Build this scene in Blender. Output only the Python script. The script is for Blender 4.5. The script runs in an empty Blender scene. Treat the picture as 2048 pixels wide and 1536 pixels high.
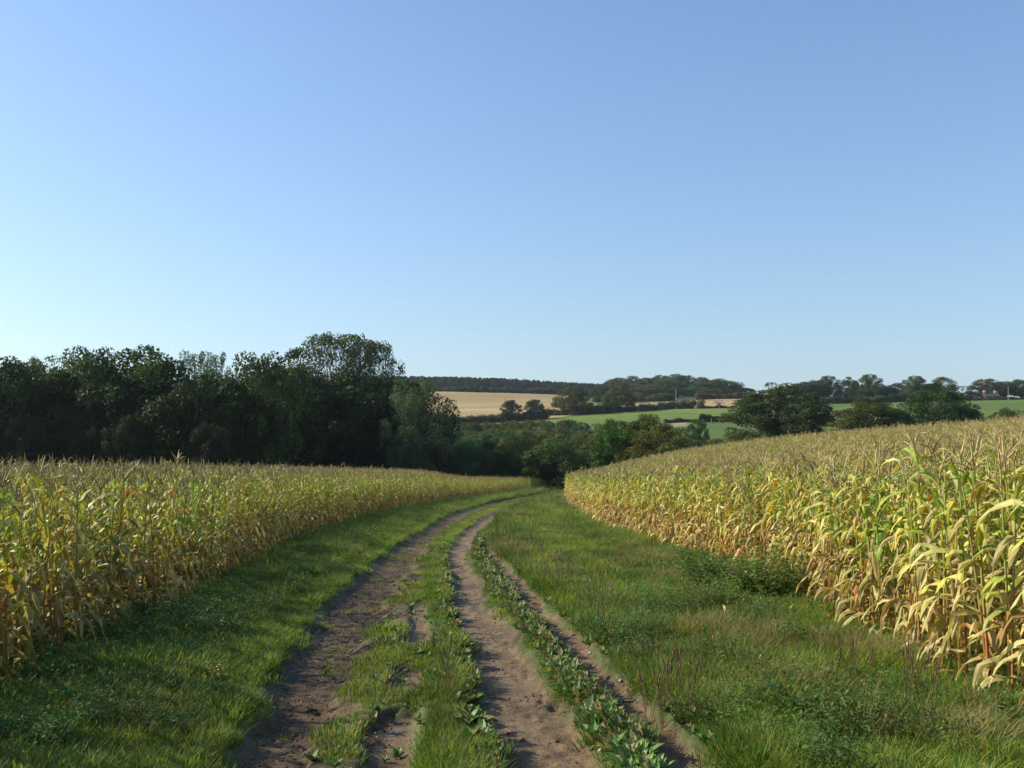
import bpy, math
import numpy as np
from mathutils import Vector, Euler, Matrix

R = math.radians
rng = np.random.default_rng(7)

# ------------------------------------------------------------------ camera, light, exposure
scene = bpy.context.scene
col = scene.collection
EYE = 1.6
HZ = 800.0                      # row of the true horizon
F = 2000.0                     # focal length in pixels of the 2048 px wide photograph
cam_d = bpy.data.cameras.new("camera")
cam = bpy.data.objects.new("camera", cam_d)
col.objects.link(cam)
cam.location = (0, 0, EYE)
cam.rotation_euler = (R(90) + math.atan((HZ - 768.0) / F), 0, 0)
cam_d.sensor_width = 36.0
cam_d.lens = 36.0 * F / 2048.0
cam_d.clip_start = 0.05
cam_d.clip_end = 6000
scene.camera = cam

SUN_EL, SUN_AZ = 29.0, -78.0     # azimuth from +Y, negative = to the left
world = bpy.data.worlds.new("World")
scene.world = world
world.use_nodes = True
wn = world.node_tree
for n in list(wn.nodes):
    wn.nodes.remove(n)
sky = wn.nodes.new("ShaderNodeTexSky")
sky.sky_type = 'NISHITA'
sky.sun_disc = False
sky.sun_elevation = R(SUN_EL)
sky.sun_rotation = R(SUN_AZ)
sky.altitude = 0
sky.air_density = 1.2
sky.dust_density = 0.7
sky.ozone_density = 4.2
bg = wn.nodes.new("ShaderNodeBackground")
bg.inputs['Strength'].default_value = 0.118
wo = wn.nodes.new("ShaderNodeOutputWorld")
# the air near the horizon is clear: look the sky up a little higher
wtc = wn.nodes.new("ShaderNodeTexCoord"); wva = wn.nodes.new("ShaderNodeVectorMath"); wva.operation = 'MULTIPLY_ADD'
wva.inputs[1].default_value = (1, 1, 0.77); wva.inputs[2].default_value = (0, 0, 0.066)
wnm = wn.nodes.new("ShaderNodeVectorMath"); wnm.operation = 'NORMALIZE'
wn.links.new(wtc.outputs['Generated'], wva.inputs[0]); wn.links.new(wva.outputs[0], wnm.inputs[0]); wn.links.new(wnm.outputs[0], sky.inputs[0])
wmx = wn.nodes.new("ShaderNodeMix"); wmx.data_type = 'RGBA'; wmx.blend_type = 'MULTIPLY'; wmx.inputs[0].default_value = 1.0
wmx.inputs[7].default_value = (0.99, 1.0, 1.06, 1)
wn.links.new(sky.outputs[0], wmx.inputs[6]); wn.links.new(wmx.outputs[2], bg.inputs[0])
wn.links.new(bg.outputs[0], wo.inputs[0])

sun_d = bpy.data.lights.new("sun", 'SUN')
sun_d.energy = 4.8
sun_d.angle = R(0.55)
sun_d.color = (1.0, 0.91, 0.76)
sun = bpy.data.objects.new("sun", sun_d)
col.objects.link(sun)
sdir = Vector((math.sin(R(SUN_AZ)) * math.cos(R(SUN_EL)), math.cos(R(SUN_AZ)) * math.cos(R(SUN_EL)), math.sin(R(SUN_EL))))
sun.rotation_euler = sdir.to_track_quat('Z', 'Y').to_euler()

scene.view_settings.view_transform = 'Standard'
scene.view_settings.look = 'None'
scene.view_settings.exposure = 0.52
scene.view_settings.gamma = 1.0
scene.render.engine = 'CYCLES'
cy = scene.cycles
cy.use_denoising = True
cy.max_bounces = 5
cy.diffuse_bounces = 3
cy.glossy_bounces = 2
cy.transmission_bounces = 3
cy.transparent_max_bounces = 6
cy.volume_bounces = 0

# ------------------------------------------------------------------ helpers
def tag(o, label=None, cat=None, group=None, kind=None):
    if label: o["label"] = label
    if cat: o["category"] = cat
    if group: o["group"] = group
    if kind: o["kind"] = kind
    return o

def _hash(ix, iy, seed):
    h = (ix.astype(np.int64) * 374761393 + iy.astype(np.int64) * 668265263 + seed * 974634777) & 0xffffffff
    h = ((h ^ (h >> 13)) * 1274126177) & 0xffffffff
    return ((h ^ (h >> 16)) & 0xffffff) / float(0xffffff)

def vnoise(x, y, seed=0):
    x = np.asarray(x, float); y = np.asarray(y, float)
    ix = np.floor(x); iy = np.floor(y)
    fx = x - ix; fy = y - iy
    fx = fx * fx * (3 - 2 * fx); fy = fy * fy * (3 - 2 * fy)
    a = _hash(ix, iy, seed); b = _hash(ix + 1, iy, seed); c = _hash(ix, iy + 1, seed); d = _hash(ix + 1, iy + 1, seed)
    return (a * (1 - fx) + b * fx) * (1 - fy) + (c * (1 - fx) + d * fx) * fy      # 0..1

def fbm(x, y, seed=0, octs=4):
    s = 0.0; a = 0.5; t = 0.0
    for k in range(octs):
        s = s + a * vnoise(x * 2 ** k, y * 2 ** k, seed + k * 17); t += a; a *= 0.5
    return s / t

def sstep(a, b, x):
    t = np.clip((x - a) / (b - a), 0, 1)
    return t * t * (3 - 2 * t)

class MB:
    """collects quads/tris with per-vertex colour and builds ONE mesh object"""
    def __init__(s):
        s.v = []; s.c = []; s.q = []; s.qm = []; s.t = []; s.tm = []; s.n = 0
    def add(s, v, quads=None, tris=None, color=(1, 1, 1), mat=0):
        v = np.asarray(v, float).reshape(-1, 3)
        c = np.asarray(color, float)
        if c.ndim == 1: c = np.tile(c, (len(v), 1))
        s.v.append(v); s.c.append(c)
        if quads is not None and len(quads):
            q = np.asarray(quads, int).reshape(-1, 4) + s.n
            s.q.append(q); s.qm.append(np.full(len(q), mat))
        if tris is not None and len(tris):
            t = np.asarray(tris, int).reshape(-1, 3) + s.n
            s.t.append(t); s.tm.append(np.full(len(t), mat))
        s.n += len(v)
        return s
    def arrays(s):
        v = np.concatenate(s.v) if s.v else np.zeros((0, 3))
        c = np.concatenate(s.c) if s.c else np.zeros((0, 3))
        q = np.concatenate(s.q) if s.q else np.zeros((0, 4), int)
        t = np.concatenate(s.t) if s.t else np.zeros((0, 3), int)
        qm = np.concatenate(s.qm) if s.qm else np.zeros(0, int)
        tm = np.concatenate(s.tm) if s.tm else np.zeros(0, int)
        return v, c, q, t, qm, tm
    def mesh(s, name, mats, smooth=False):
        v, c, q, t, qm, tm = s.arrays()
        return raw_mesh(name, v, c, q, t, np.concatenate([qm, tm]), mats, smooth)
    def build(s, name, mats, parent=None, smooth=False):
        me = s.mesh(name, mats, smooth)
        o = bpy.data.objects.new(name, me)
        col.objects.link(o)
        if parent is not None: o.parent = parent
        return o

def raw_mesh(name, v, c, q, t, mi, mats, smooth):
    me = bpy.data.meshes.new(name)
    me.vertices.add(len(v))
    me.vertices.foreach_set("co", np.asarray(v, np.float32).ravel())
    nq, nt = len(q), len(t)
    if nq + nt:
        me.loops.add(nq * 4 + nt * 3)
        me.loops.foreach_set("vertex_index", np.concatenate([q.ravel(), t.ravel()]).astype(np.int32))
        me.polygons.add(nq + nt)
        ls = np.concatenate([np.arange(nq) * 4, nq * 4 + np.arange(nt) * 3]).astype(np.int32)
        me.polygons.foreach_set("loop_start", ls)
        if not isinstance(mats, (list, tuple)): mats = [mats]
    if not isinstance(mats, (list, tuple)): mats = [mats]
    for m in mats: me.materials.append(m)
    if nq + nt:
        me.polygons.foreach_set("material_index", mi.astype(np.int32))
        me.polygons.foreach_set("use_smooth", np.full(nq + nt, smooth))
    a = me.attributes.new("Col", 'FLOAT_COLOR', 'POINT')
    a.data.foreach_set("color", np.concatenate([c, np.ones((len(c), 1))], 1).astype(np.float32).ravel())
    me.update(calc_edges=True)
    return me

def empty(name, loc, rz=0, scale=None):
    o = bpy.data.objects.new(name, None)
    o.empty_display_size = 0.2
    col.objects.link(o)
    o.location = loc
    o.rotation_euler = (0, 0, rz)
    if scale is not None: o.scale = scale
    return o

def copy_tree(o, parent=None):
    c = o.copy(); col.objects.link(c); c.parent = parent
    for ch in o.children: copy_tree(ch, c)
    return c

def tint_tree(o, rgb):
    o.color = (*rgb, 1)
    for ch in o.children: tint_tree(ch, rgb)

def tube(mb, pts, rad, sides=5, color=(1, 1, 1), mat=0, cap=False):
    pts = np.asarray(pts, float); n = len(pts)
    rad = np.broadcast_to(np.asarray(rad, float), (n,))
    d = np.gradient(pts, axis=0)
    d /= np.linalg.norm(d, axis=1)[:, None] + 1e-9
    ref = np.array([0.0, 0, 1]) if abs(d[0][2]) < 0.8 else np.array([1.0, 0, 0])
    a = np.cross(d, ref); a /= np.linalg.norm(a, axis=1)[:, None] + 1e-9
    b = np.cross(d, a)
    th = np.arange(sides) * 2 * math.pi / sides
    v = pts[:, None, :] + rad[:, None, None] * (a[:, None, :] * np.cos(th)[None, :, None] + b[:, None, :] * np.sin(th)[None, :, None])
    i = np.arange(n - 1)[:, None] * sides; j = np.arange(sides)[None, :]; j2 = (j + 1) % sides
    q = np.stack([i + j, i + j2, i + sides + j2, i + sides + j], -1).reshape(-1, 4)
    c = np.asarray(color, float)
    if c.ndim == 2: c = np.repeat(c, sides, 0)
    tr = None
    if cap:
        v = v.reshape(-1, 3)
        e = len(v)
        v = np.concatenate([v, pts[-1:]])
        tr = [[(n - 1) * sides + k, (n - 1) * sides + (k + 1) % sides, e] for k in range(sides)]
        if c.ndim == 2: c = np.concatenate([c, c[-1:]])
    mb.add(v, q, tr, c, mat)

def blob(mb, c, r, color, nu=8, nv=5, jit=0.15, rg=None, mat=0):
    rg = rg or rng
    th = np.linspace(0, 2 * math.pi, nu, endpoint=False); ph = np.linspace(0.12, math.pi - 0.12, nv)
    P, T = np.meshgrid(ph, th, indexing='ij')
    v = np.stack([np.sin(P) * np.cos(T), np.sin(P) * np.sin(T), np.cos(P)], -1).reshape(-1, 3)
    v = v * (1 + rg.uniform(-jit, jit, (len(v), 1))) * np.asarray(r) + np.asarray(c)
    top, bot = len(v), len(v) + 1
    v = np.concatenate([v, [np.asarray(c) + [0, 0, np.broadcast_to(r, 3)[2]]], [np.asarray(c) - [0, 0, np.broadcast_to(r, 3)[2]]]])
    q = [[i * nu + j, (i + 1) * nu + j, (i + 1) * nu + (j + 1) % nu, i * nu + (j + 1) % nu] for i in range(nv - 1) for j in range(nu)]
    t = [[top, j, (j + 1) % nu] for j in range(nu)] + [[bot, (nv - 1) * nu + (j + 1) % nu, (nv - 1) * nu + j] for j in range(nu)]
    mb.add(v, q, t, color, mat)

def box(mb, lo, hi, color=(1, 1, 1), mat=0):
    x0, y0, z0 = lo; x1, y1, z1 = hi
    v = [(x0, y0, z0), (x1, y0, z0), (x1, y1, z0), (x0, y1, z0), (x0, y0, z1), (x1, y0, z1), (x1, y1, z1), (x0, y1, z1)]
    mb.add(v, [(0, 3, 2, 1), (4, 5, 6, 7), (0, 1, 5, 4), (1, 2, 6, 5), (2, 3, 7, 6), (3, 0, 4, 7)], None, color, mat)

# ------------------------------------------------------------------ materials
def nodes_of(name):
    m = bpy.data.materials.new(name); m.use_nodes = True
    nt = m.node_tree
    for n in list(nt.nodes): nt.nodes.remove(n)
    return m, nt, nt.nodes.new, nt.links.new

def math_node(nt, op, a, b):
    n = nt.nodes.new("ShaderNodeMath"); n.operation = op
    for k, s in enumerate((a, b)):
        if isinstance(s, (int, float)): n.inputs[k].default_value = s
        else: nt.links.new(s, n.inputs[k])
    return n.outputs[0]

def mul_col(nt, a, b):
    n = nt.nodes.new("ShaderNodeMix"); n.data_type = 'RGBA'; n.blend_type = 'MULTIPLY'
    n.inputs[0].default_value = 1.0
    for s, i in ((a, 6), (b, 7)):
        if isinstance(s, tuple): n.inputs[i].default_value = (*s, 1)
        else: nt.links.new(s, n.inputs[i])
    return n.outputs[2]

def leaf_mat(name, rough=0.5, spec=0.4, trans=0.35, vary=0.35, tr_tint=(1.25, 1.2, 0.6), nscale=1.5):
    """plant tissue: own colour per vertex, tinted per plant, with light passing through"""
    m, nt, N, L = nodes_of(name)
    at = N("ShaderNodeAttribute"); at.attribute_name = "Col"
    oi = N("ShaderNodeObjectInfo")
    base = mul_col(nt, at.outputs['Color'], oi.outputs['Color'])
    geo = N("ShaderNodeNewGeometry")
    no = N("ShaderNodeTexNoise"); no.inputs['Scale'].default_value = nscale; no.inputs['Detail'].default_value = 3
    L(geo.outputs['Position'], no.inputs['Vector'])
    mr = N("ShaderNodeMapRange"); mr.inputs[1].default_value = 0.3; mr.inputs[2].default_value = 0.7
    mr.inputs[3].default_value = 1 - vary; mr.inputs[4].default_value = 1 + vary
    L(no.outputs[0], mr.inputs[0])
    hs = N("ShaderNodeHueSaturation")
    L(base, hs.inputs['Color']); L(mr.outputs[0], hs.inputs['Value'])
    rr = math_node(nt, 'MULTIPLY_ADD', oi.outputs['Random'], 0.03)
    nt.nodes[-1].inputs[2].default_value = 0.485
    L(rr, hs.inputs['Hue'])
    pb = N("ShaderNodeBsdfPrincipled")
    L(hs.outputs[0], pb.inputs['Base Color'])
    pb.inputs['Roughness'].default_value = rough
    pb.inputs['Specular IOR Level'].default_value = spec
    tl = N("ShaderNodeBsdfTranslucent")
    L(mul_col(nt, hs.outputs[0], tr_tint), tl.inputs['Color'])
    mx = N("ShaderNodeMixShader"); mx.inputs[0].default_value = trans
    L(pb.outputs[0], mx.inputs[1]); L(tl.outputs[0], mx.inputs[2])
    out = N("ShaderNodeOutputMaterial"); L(mx.outputs[0], out.inputs[0])
    return m

def plain_mat(name, colr, rough=0.8, nscale=6.0, vary=0.25, bump=0.0, spec=0.3):
    m, nt, N, L = nodes_of(name)
    geo = N("ShaderNodeNewGeometry")
    no = N("ShaderNodeTexNoise"); no.inputs['Scale'].default_value = nscale; no.inputs['Detail'].default_value = 4
    L(geo.outputs['Position'], no.inputs['Vector'])
    mr = N("ShaderNodeMapRange"); mr.inputs[1].default_value = 0.3; mr.inputs[2].default_value = 0.7
    mr.inputs[3].default_value = 1 - vary; mr.inputs[4].default_value = 1 + vary
    L(no.outputs[0], mr.inputs[0])
    at = N("ShaderNodeAttribute"); at.attribute_name = "Col"
    hs = N("ShaderNodeHueSaturation"); L(mul_col(nt, at.outputs['Color'], colr), hs.inputs['Color']); L(mr.outputs[0], hs.inputs['Value'])
    pb = N("ShaderNodeBsdfPrincipled"); L(hs.outputs[0], pb.inputs['Base Color'])
    pb.inputs['Roughness'].default_value = rough; pb.inputs['Specular IOR Level'].default_value = spec
    if bump:
        b = N("ShaderNodeBump"); b.inputs['Strength'].default_value = 0.8; b.inputs['Distance'].default_value = bump
        L(no.outputs[0], b.inputs['Height']); L(b.outputs[0], pb.inputs['Normal'])
    out = N("ShaderNodeOutputMaterial"); L(pb.outputs[0], out.inputs[0])
    return m

def ground_mat(name, scales=((0.35, 0.25), (4.0, 0.22), (30.0, 0.25)), bumps=((14.0, 0.03), (70.0, 0.012)), rough=0.9, stretch=None, spec=0.2):
    m, nt, N, L = nodes_of(name)
    geo = N("ShaderNodeNewGeometry")
    at = N("ShaderNodeAttribute"); at.attribute_name = "Col"
    cur = at.outputs['Color']
    vec = geo.outputs['Position']
    if stretch:
        mp = N("ShaderNodeMapping"); mp.inputs['Rotation'].default_value = (0, 0, stretch[0]); mp.inputs['Scale'].default_value = (stretch[1], 1, 1)
        L(vec, mp.inputs[0]); vec = mp.outputs[0]
    for s, a in scales:
        no = N("ShaderNodeTexNoise"); no.inputs['Scale'].default_value = s; no.inputs['Detail'].default_value = 5
        L(vec, no.inputs['Vector'])
        mr = N("ShaderNodeMapRange"); mr.inputs[1].default_value = 0.3; mr.inputs[2].default_value = 0.7
        mr.inputs[3].default_value = 1 - a; mr.inputs[4].default_value = 1 + a
        L(no.outputs[0], mr.inputs[0])
        hs = N("ShaderNodeHueSaturation"); L(cur, hs.inputs['Color']); L(mr.outputs[0], hs.inputs['Value']); cur = hs.outputs[0]
    pb = N("ShaderNodeBsdfPrincipled"); L(cur, pb.inputs['Base Color'])
    pb.inputs['Roughness'].default_value = rough; pb.inputs['Specular IOR Level'].default_value = spec
    nrm = None
    for s, dist in bumps:
        no = N("ShaderNodeTexNoise"); no.inputs['Scale'].default_value = s; no.inputs['Detail'].default_value = 6; no.inputs['Roughness'].default_value = 0.6
        L(geo.outputs['Position'], no.inputs['Vector'])
        b = N("ShaderNodeBump"); b.inputs['Strength'].default_value = 1.0; b.inputs['Distance'].default_value = dist
        L(no.outputs[0], b.inputs['Height'])
        if nrm is not None: L(nrm, b.inputs['Normal'])
        nrm = b.outputs[0]
    if nrm is not None: L(nrm, pb.inputs['Normal'])
    out = N("ShaderNodeOutputMaterial"); L(pb.outputs[0], out.inputs[0])
    return m

M = {
    'maize': leaf_mat("maize_leaf", rough=0.52, spec=0.35, trans=0.28, vary=0.25, nscale=0.9, tr_tint=(1.2, 1.1, 0.55)),
    'stalk': leaf_mat("maize_stalk", rough=0.55, spec=0.3, trans=0.05, vary=0.2),
    'grass': leaf_mat("grass_blade", rough=0.6, spec=0.18, trans=0.48, vary=0.4, nscale=0.8),
    'weed': leaf_mat("weed_leaf", rough=0.5, spec=0.25, trans=0.28, vary=0.3, nscale=2.0),
    'tree': leaf_mat("tree_leaf", rough=0.6, spec=0.14, trans=0.24, vary=0.35, nscale=0.35, tr_tint=(1.2, 1.25, 0.5)),
    'bark': plain_mat("bark", (0.085, 0.07, 0.055), 0.9, 3.0, 0.35, 0.03),
    'wood_pale': plain_mat("weathered_wood", (0.30, 0.27, 0.23), 0.85, 8.0, 0.25, 0.01),
    'brick': plain_mat("pink_render", (0.52, 0.33, 0.24), 0.85, 3.0, 0.15, 0.01),
    'tile': plain_mat("roof_tile", (0.10, 0.07, 0.055), 0.8, 6.0, 0.3, 0.02),
    'white': plain_mat("white_paint", (0.62, 0.62, 0.60), 0.5, 3.0, 0.1),
    'glass': plain_mat("window_glass", (0.03, 0.035, 0.04), 0.15, 3.0, 0.05, 0, 0.6),
    'stone': plain_mat("stone", (0.42, 0.38, 0.33), 0.75, 20.0, 0.25, 0.01),
    'clod': plain_mat("mud_clod", (0.14, 0.088, 0.040), 0.85, 30.0, 0.4, 0.01),
    'bird': plain_mat("dark_feather", (0.03, 0.03, 0.03), 0.7, 5.0, 0.1),
    'soil': ground_mat("field_soil"),
    'mud': ground_mat("track_mud", scales=((1.1, 0.25), (9.0, 0.28), (55.0, 0.25)), bumps=((12.0, 0.03), (45.0, 0.028), (130.0, 0.010)), rough=0.72, spec=0.3),
    'pasture': ground_mat("pasture_grass", scales=((0.02, 0.12), (0.15, 0.14), (1.2, 0.16), (9.0, 0.2)), bumps=((1.5, 0.15), (6.0, 0.06)), stretch=(0.35, 0.35)),
    'stubble': ground_mat("stubble", scales=((0.012, 0.14), (0.06, 0.22), (0.3, 0.18), (4.0, 0.15)), bumps=((2.0, 0.1),), stretch=(1.25, 0.12)),
}

# ------------------------------------------------------------------ lane layout (metres, functions of the distance y)
YK = np.array([-5, 3.5, 5.9, 7.3, 9.4, 13.3, 18.8, 22.9, 32, 45.7, 60, 80, 107, 130, 160])
LEFT0 = np.array([-1.2, -1.4, -1.57, -1.8, -2.04, -2.4, -2.6, -2.72, -2.85, -2.8, -2.2, -.8, 2.3, 6.4, 13])
LEFT1 = np.array([-0.85, -1.02, -1.14, -1.24, -1.36, -1.66, -1.9, -2.05, -2.2, -2.15, -1.55, -.05, 3.1, 7.2, 13.8])
RA0 = np.array([.3, .12, -.12, -.25, -.42, -.79, -1.2, -1.48, -1.5, -1.05, -.2, 1.3, 4.7, 8.8, 15.2])
RA1 = np.array([.75, .6, .45, .33, .17, -.26, -.75, -1.0, -1.02, -.5, .4, 2.0, 5.5, 9.6, 16])
T0 = np.array([1.25, 1.02, .80, .66, .49, .14, -.32, -.70, -.85, -.5, .35, 1.8, 5.1, 8.4, 14])
T1 = np.array([1.6, 1.36, 1.12, .97, .78, .42, -.05, -.46, -.65, -.4, .4, 1.85, 5.2, 8.5, 14.1])
FA = np.array([-.5, -.62, -.80, -.87, -.97, -1.3, -1.6, -1.8, -1.9, -1.6, -.7, .8, 4, 7, 13])
EL_Y = np.array([-6, 3, 7.6, 12.7, 23.3, 35, 47, 61, 80, 104, 128, 160])
EL_X = np.array([-3.5, -3.6, -3.87, -4.2, -5.3, -5.5, -5.3, -4.5, -3.0, -.2, 4.2, 10.5])
ER_Y = np.array([-6, 3, 6.5, 10.4, 13.3, 21.5, 33, 55, 70, 90, 110, 130, 160])
ER_X = np.array([3.0, 3.1, 3.27, 3.5, 3.77, 3.5, 2.95, 3.2, 3.8, 5.3, 8.0, 12.4, 19])
f = lambda y, a, yk=YK: np.interp(y, yk, a)
edgeL = lambda y: np.interp(y, EL_Y, EL_X)
edgeR = lambda y: np.interp(y, ER_Y, ER_X)
FIELD_L_END = 90.0
FIELD_R_END = 112.0

def band(x, a, b, s):
    return sstep(a - s, a + s, x) * (1 - sstep(b - s, b + s, x))

def lane(x, y):
    """bare-earth masks of the lane: churned mud, smooth rut, all dirt"""
    w = 0.16 * (fbm(x * 2.2, y * 1.3, 3) - 0.5) * 2
    w2 = 0.10 * (fbm(x * 6, y * 4, 9, 3) - 0.5) * 2
    xx = x + w + w2
    near = 1 - sstep(30, 60, y)
    s = 0.05 + 0.004 * np.maximum(y, 0)
    mudL = band(xx, f(y, LEFT0), f(y, LEFT1), s)
    # the muddy patch left of the centre ridge, half overgrown
    patch = band(xx, f(y, LEFT1) - .05, f(y, FA), .05) * sstep(0.51, 0.63, fbm(x * 2.6 + 4, y * 1.5, 21, 5)) * (1 - sstep(20, 30, y))
    thin = band(x + w * .5, f(y, FA) - .03, f(y, FA) + .19, .04) * (1 - sstep(11, 16, y)) * sstep(0.26, 0.36, fbm(x * .8, y * 0.9, 5))
    rut = band(xx, f(y, RA0), f(y, RA1), s)
    third = band(xx, f(y, T0), f(y, T1), .05) * (1 - sstep(24, 30, y))
    fade = 1 - 0.25 * sstep(34, 60, y) * sstep(0.35, 0.6, fbm(x * .6, y * .25, 31))
    dirt = np.clip(np.maximum.reduce([mudL, patch, thin, rut, third]) * fade, 0, 1)
    return mudL, patch, thin, rut, third, dirt

# ------------------------------------------------------------------ terrain
PXK = np.array([-500, 0, 400, 880, 1000, 1110, 1200, 1330, 1450, 1550, 1650, 1800, 1930, 2048, 2500])
DK = np.array([100, 120, 150, 200, 260, 320, 400, 500, 650, 800, 1000, 1400, 3500.])
ROWK = np.array([
 [975, 980, 980, 978, 982, 986, 972, 940, 922, 913, 909, 903, 897, 890, 870],
 [975, 982, 984, 983, 983, 983, 968, 938, 917, 908, 902, 893, 887, 880, 860],
 [950, 960, 970, 982, 984, 985, 980, 950, 925, 905, 898, 885, 872, 866, 850],
 [900, 905, 915, 920, 922, 925, 920, 905, 895, 888, 882, 870, 858, 850, 835],
 [870, 872, 880, 882, 880, 880, 878, 872, 866, 864, 862, 852, 840, 832, 820],
 [850, 850, 855, 862, 856, 854, 848, 846, 846, 846, 842, 830, 822, 818, 808],
 [830, 830, 835, 838, 836, 832, 826, 820, 818, 818, 817, 812, 806, 802, 795],
 [805, 805, 808, 812, 812, 812, 812, 806, 798, 799, 801, 800, 799, 797, 790],
 [785, 785, 785, 781, 786, 788, 796, 793, 791, 796, 800, 800, 800, 798, 796],
 [776, 776, 776, 778, 781, 784, 787, 777, 783, 796, 800, 800, 800, 800, 800],
 [774, 774, 774, 776, 779, 782, 784, 780, 790, 801, 802, 802, 802, 802, 802],
 [773, 773, 773, 774, 777, 780, 783, 785, 795, 804, 804, 804, 804, 804, 804], [772, 772, 772, 773, 776, 779, 783, 790, 800, 806, 806, 806, 806, 806, 806]], float)
ZK = EYE - (ROWK - HZ) * DK[:, None] / F
NU, ND = 220, 260
_gu = np.linspace(PXK[0], PXK[-1], NU)
_gd = np.linspace(math.log(DK[0]), math.log(DK[-1]), ND)
_t = np.stack([np.interp(_gu, PXK, ZK[i]) for i in range(len(DK))])
_G = np.stack([np.interp(_gd, np.log(DK), _t[:, j]) for j in range(NU)], 1)
for _ in range(26):
    P_ = np.pad(_G, 1, mode='edge')
    _G = (P_[:-2, 1:-1] + P_[2:, 1:-1] + P_[1:-1, :-2] + P_[1:-1, 2:] + 2 * P_[1:-1, 1:-1]) / 6

def far_z(x, y):
    yy = np.clip(y, 100, 3500)
    u = np.clip(1024 + F * x / np.maximum(y, 100), PXK[0], PXK[-1])
    a = (u - _gu[0]) / (_gu[1] - _gu[0]); b = (np.log(yy) - _gd[0]) / (_gd[1] - _gd[0])
    i = np.clip(np.floor(a).astype(int), 0, NU - 2); j = np.clip(np.floor(b).astype(int), 0, ND - 2)
    fa = a - i; fb = b - j
    return (_G[j, i] * (1 - fa) + _G[j, i + 1] * fa) * (1 - fb) + (_G[j + 1, i] * (1 - fa) + _G[j + 1, i + 1] * fa) * fb

def near_z(x, y):
    z = -0.080 * y
    z = z + 0.0085 * np.maximum(y, 0) * (1 - sstep(-9, -3.5, x))
    z = z + 0.104 * np.maximum(x - 4.5, 0) + 0.02 * np.clip(x - 2.0, 0, 2.5)
    xs = np.array([4, 7, 10, 14, 22, 34, 45, 57]); bs = np.array([0, .2, .62, 1.2, 1.5, .7, -.35, -1.6])
    z = z + sum(np.interp(x + dx, xs, bs) for dx in (-2, -1, 0, 1, 2)) / 5 * sstep(12, 92, y)
    return z

def T(x, y, detail=False):
    x = np.asarray(x, float); y = np.asarray(y, float)
    zn = near_z(x, y); zf = far_z(x, y)
    w = sstep(94, 122, y)
    z = zn * (1 - w) + zf * w
    z = z + 0.10 * (fbm(x * .12, y * .12, 77) - .5) + 0.5 * (fbm(x * .03, y * .03, 78) - .5) * sstep(60, 200, y)
    ny = np.minimum(y, 130)
    inlane = band(x, edgeL(ny), edgeR(ny), 0.5) * (1 - sstep(110, 135, y))
    mudL, patch, thin, rut, third, dirt = lane(x, ny)
    z = z + inlane * (-0.055 * mudL - 0.012 * patch - 0.03 * thin - 0.06 * rut - 0.055 * third)
    # raised ragged verges and centre ridge
    z = z + inlane * (1 - dirt) * (0.035 * fbm(x * 1.3, y * 1.3, 55) + 0.025 * fbm(x * 5, y * 5, 56))
    if detail:
        churn = np.clip(mudL + patch + 0.25 * thin, 0, 1)
        z = z + inlane * churn * (0.035 * (fbm(x * 3.1, y * 3.1, 61, 3) - .5) + 0.045 * (fbm(x * 11, y * 11, 62, 3) - .5))
        z = z + inlane * (rut + third) * (0.016 * (fbm(x * 7, y * 5, 63, 3) - .5) + 0.013 * sstep(.55, .75, fbm(x * 11, y * 9, 64, 3)))
    return z

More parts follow.
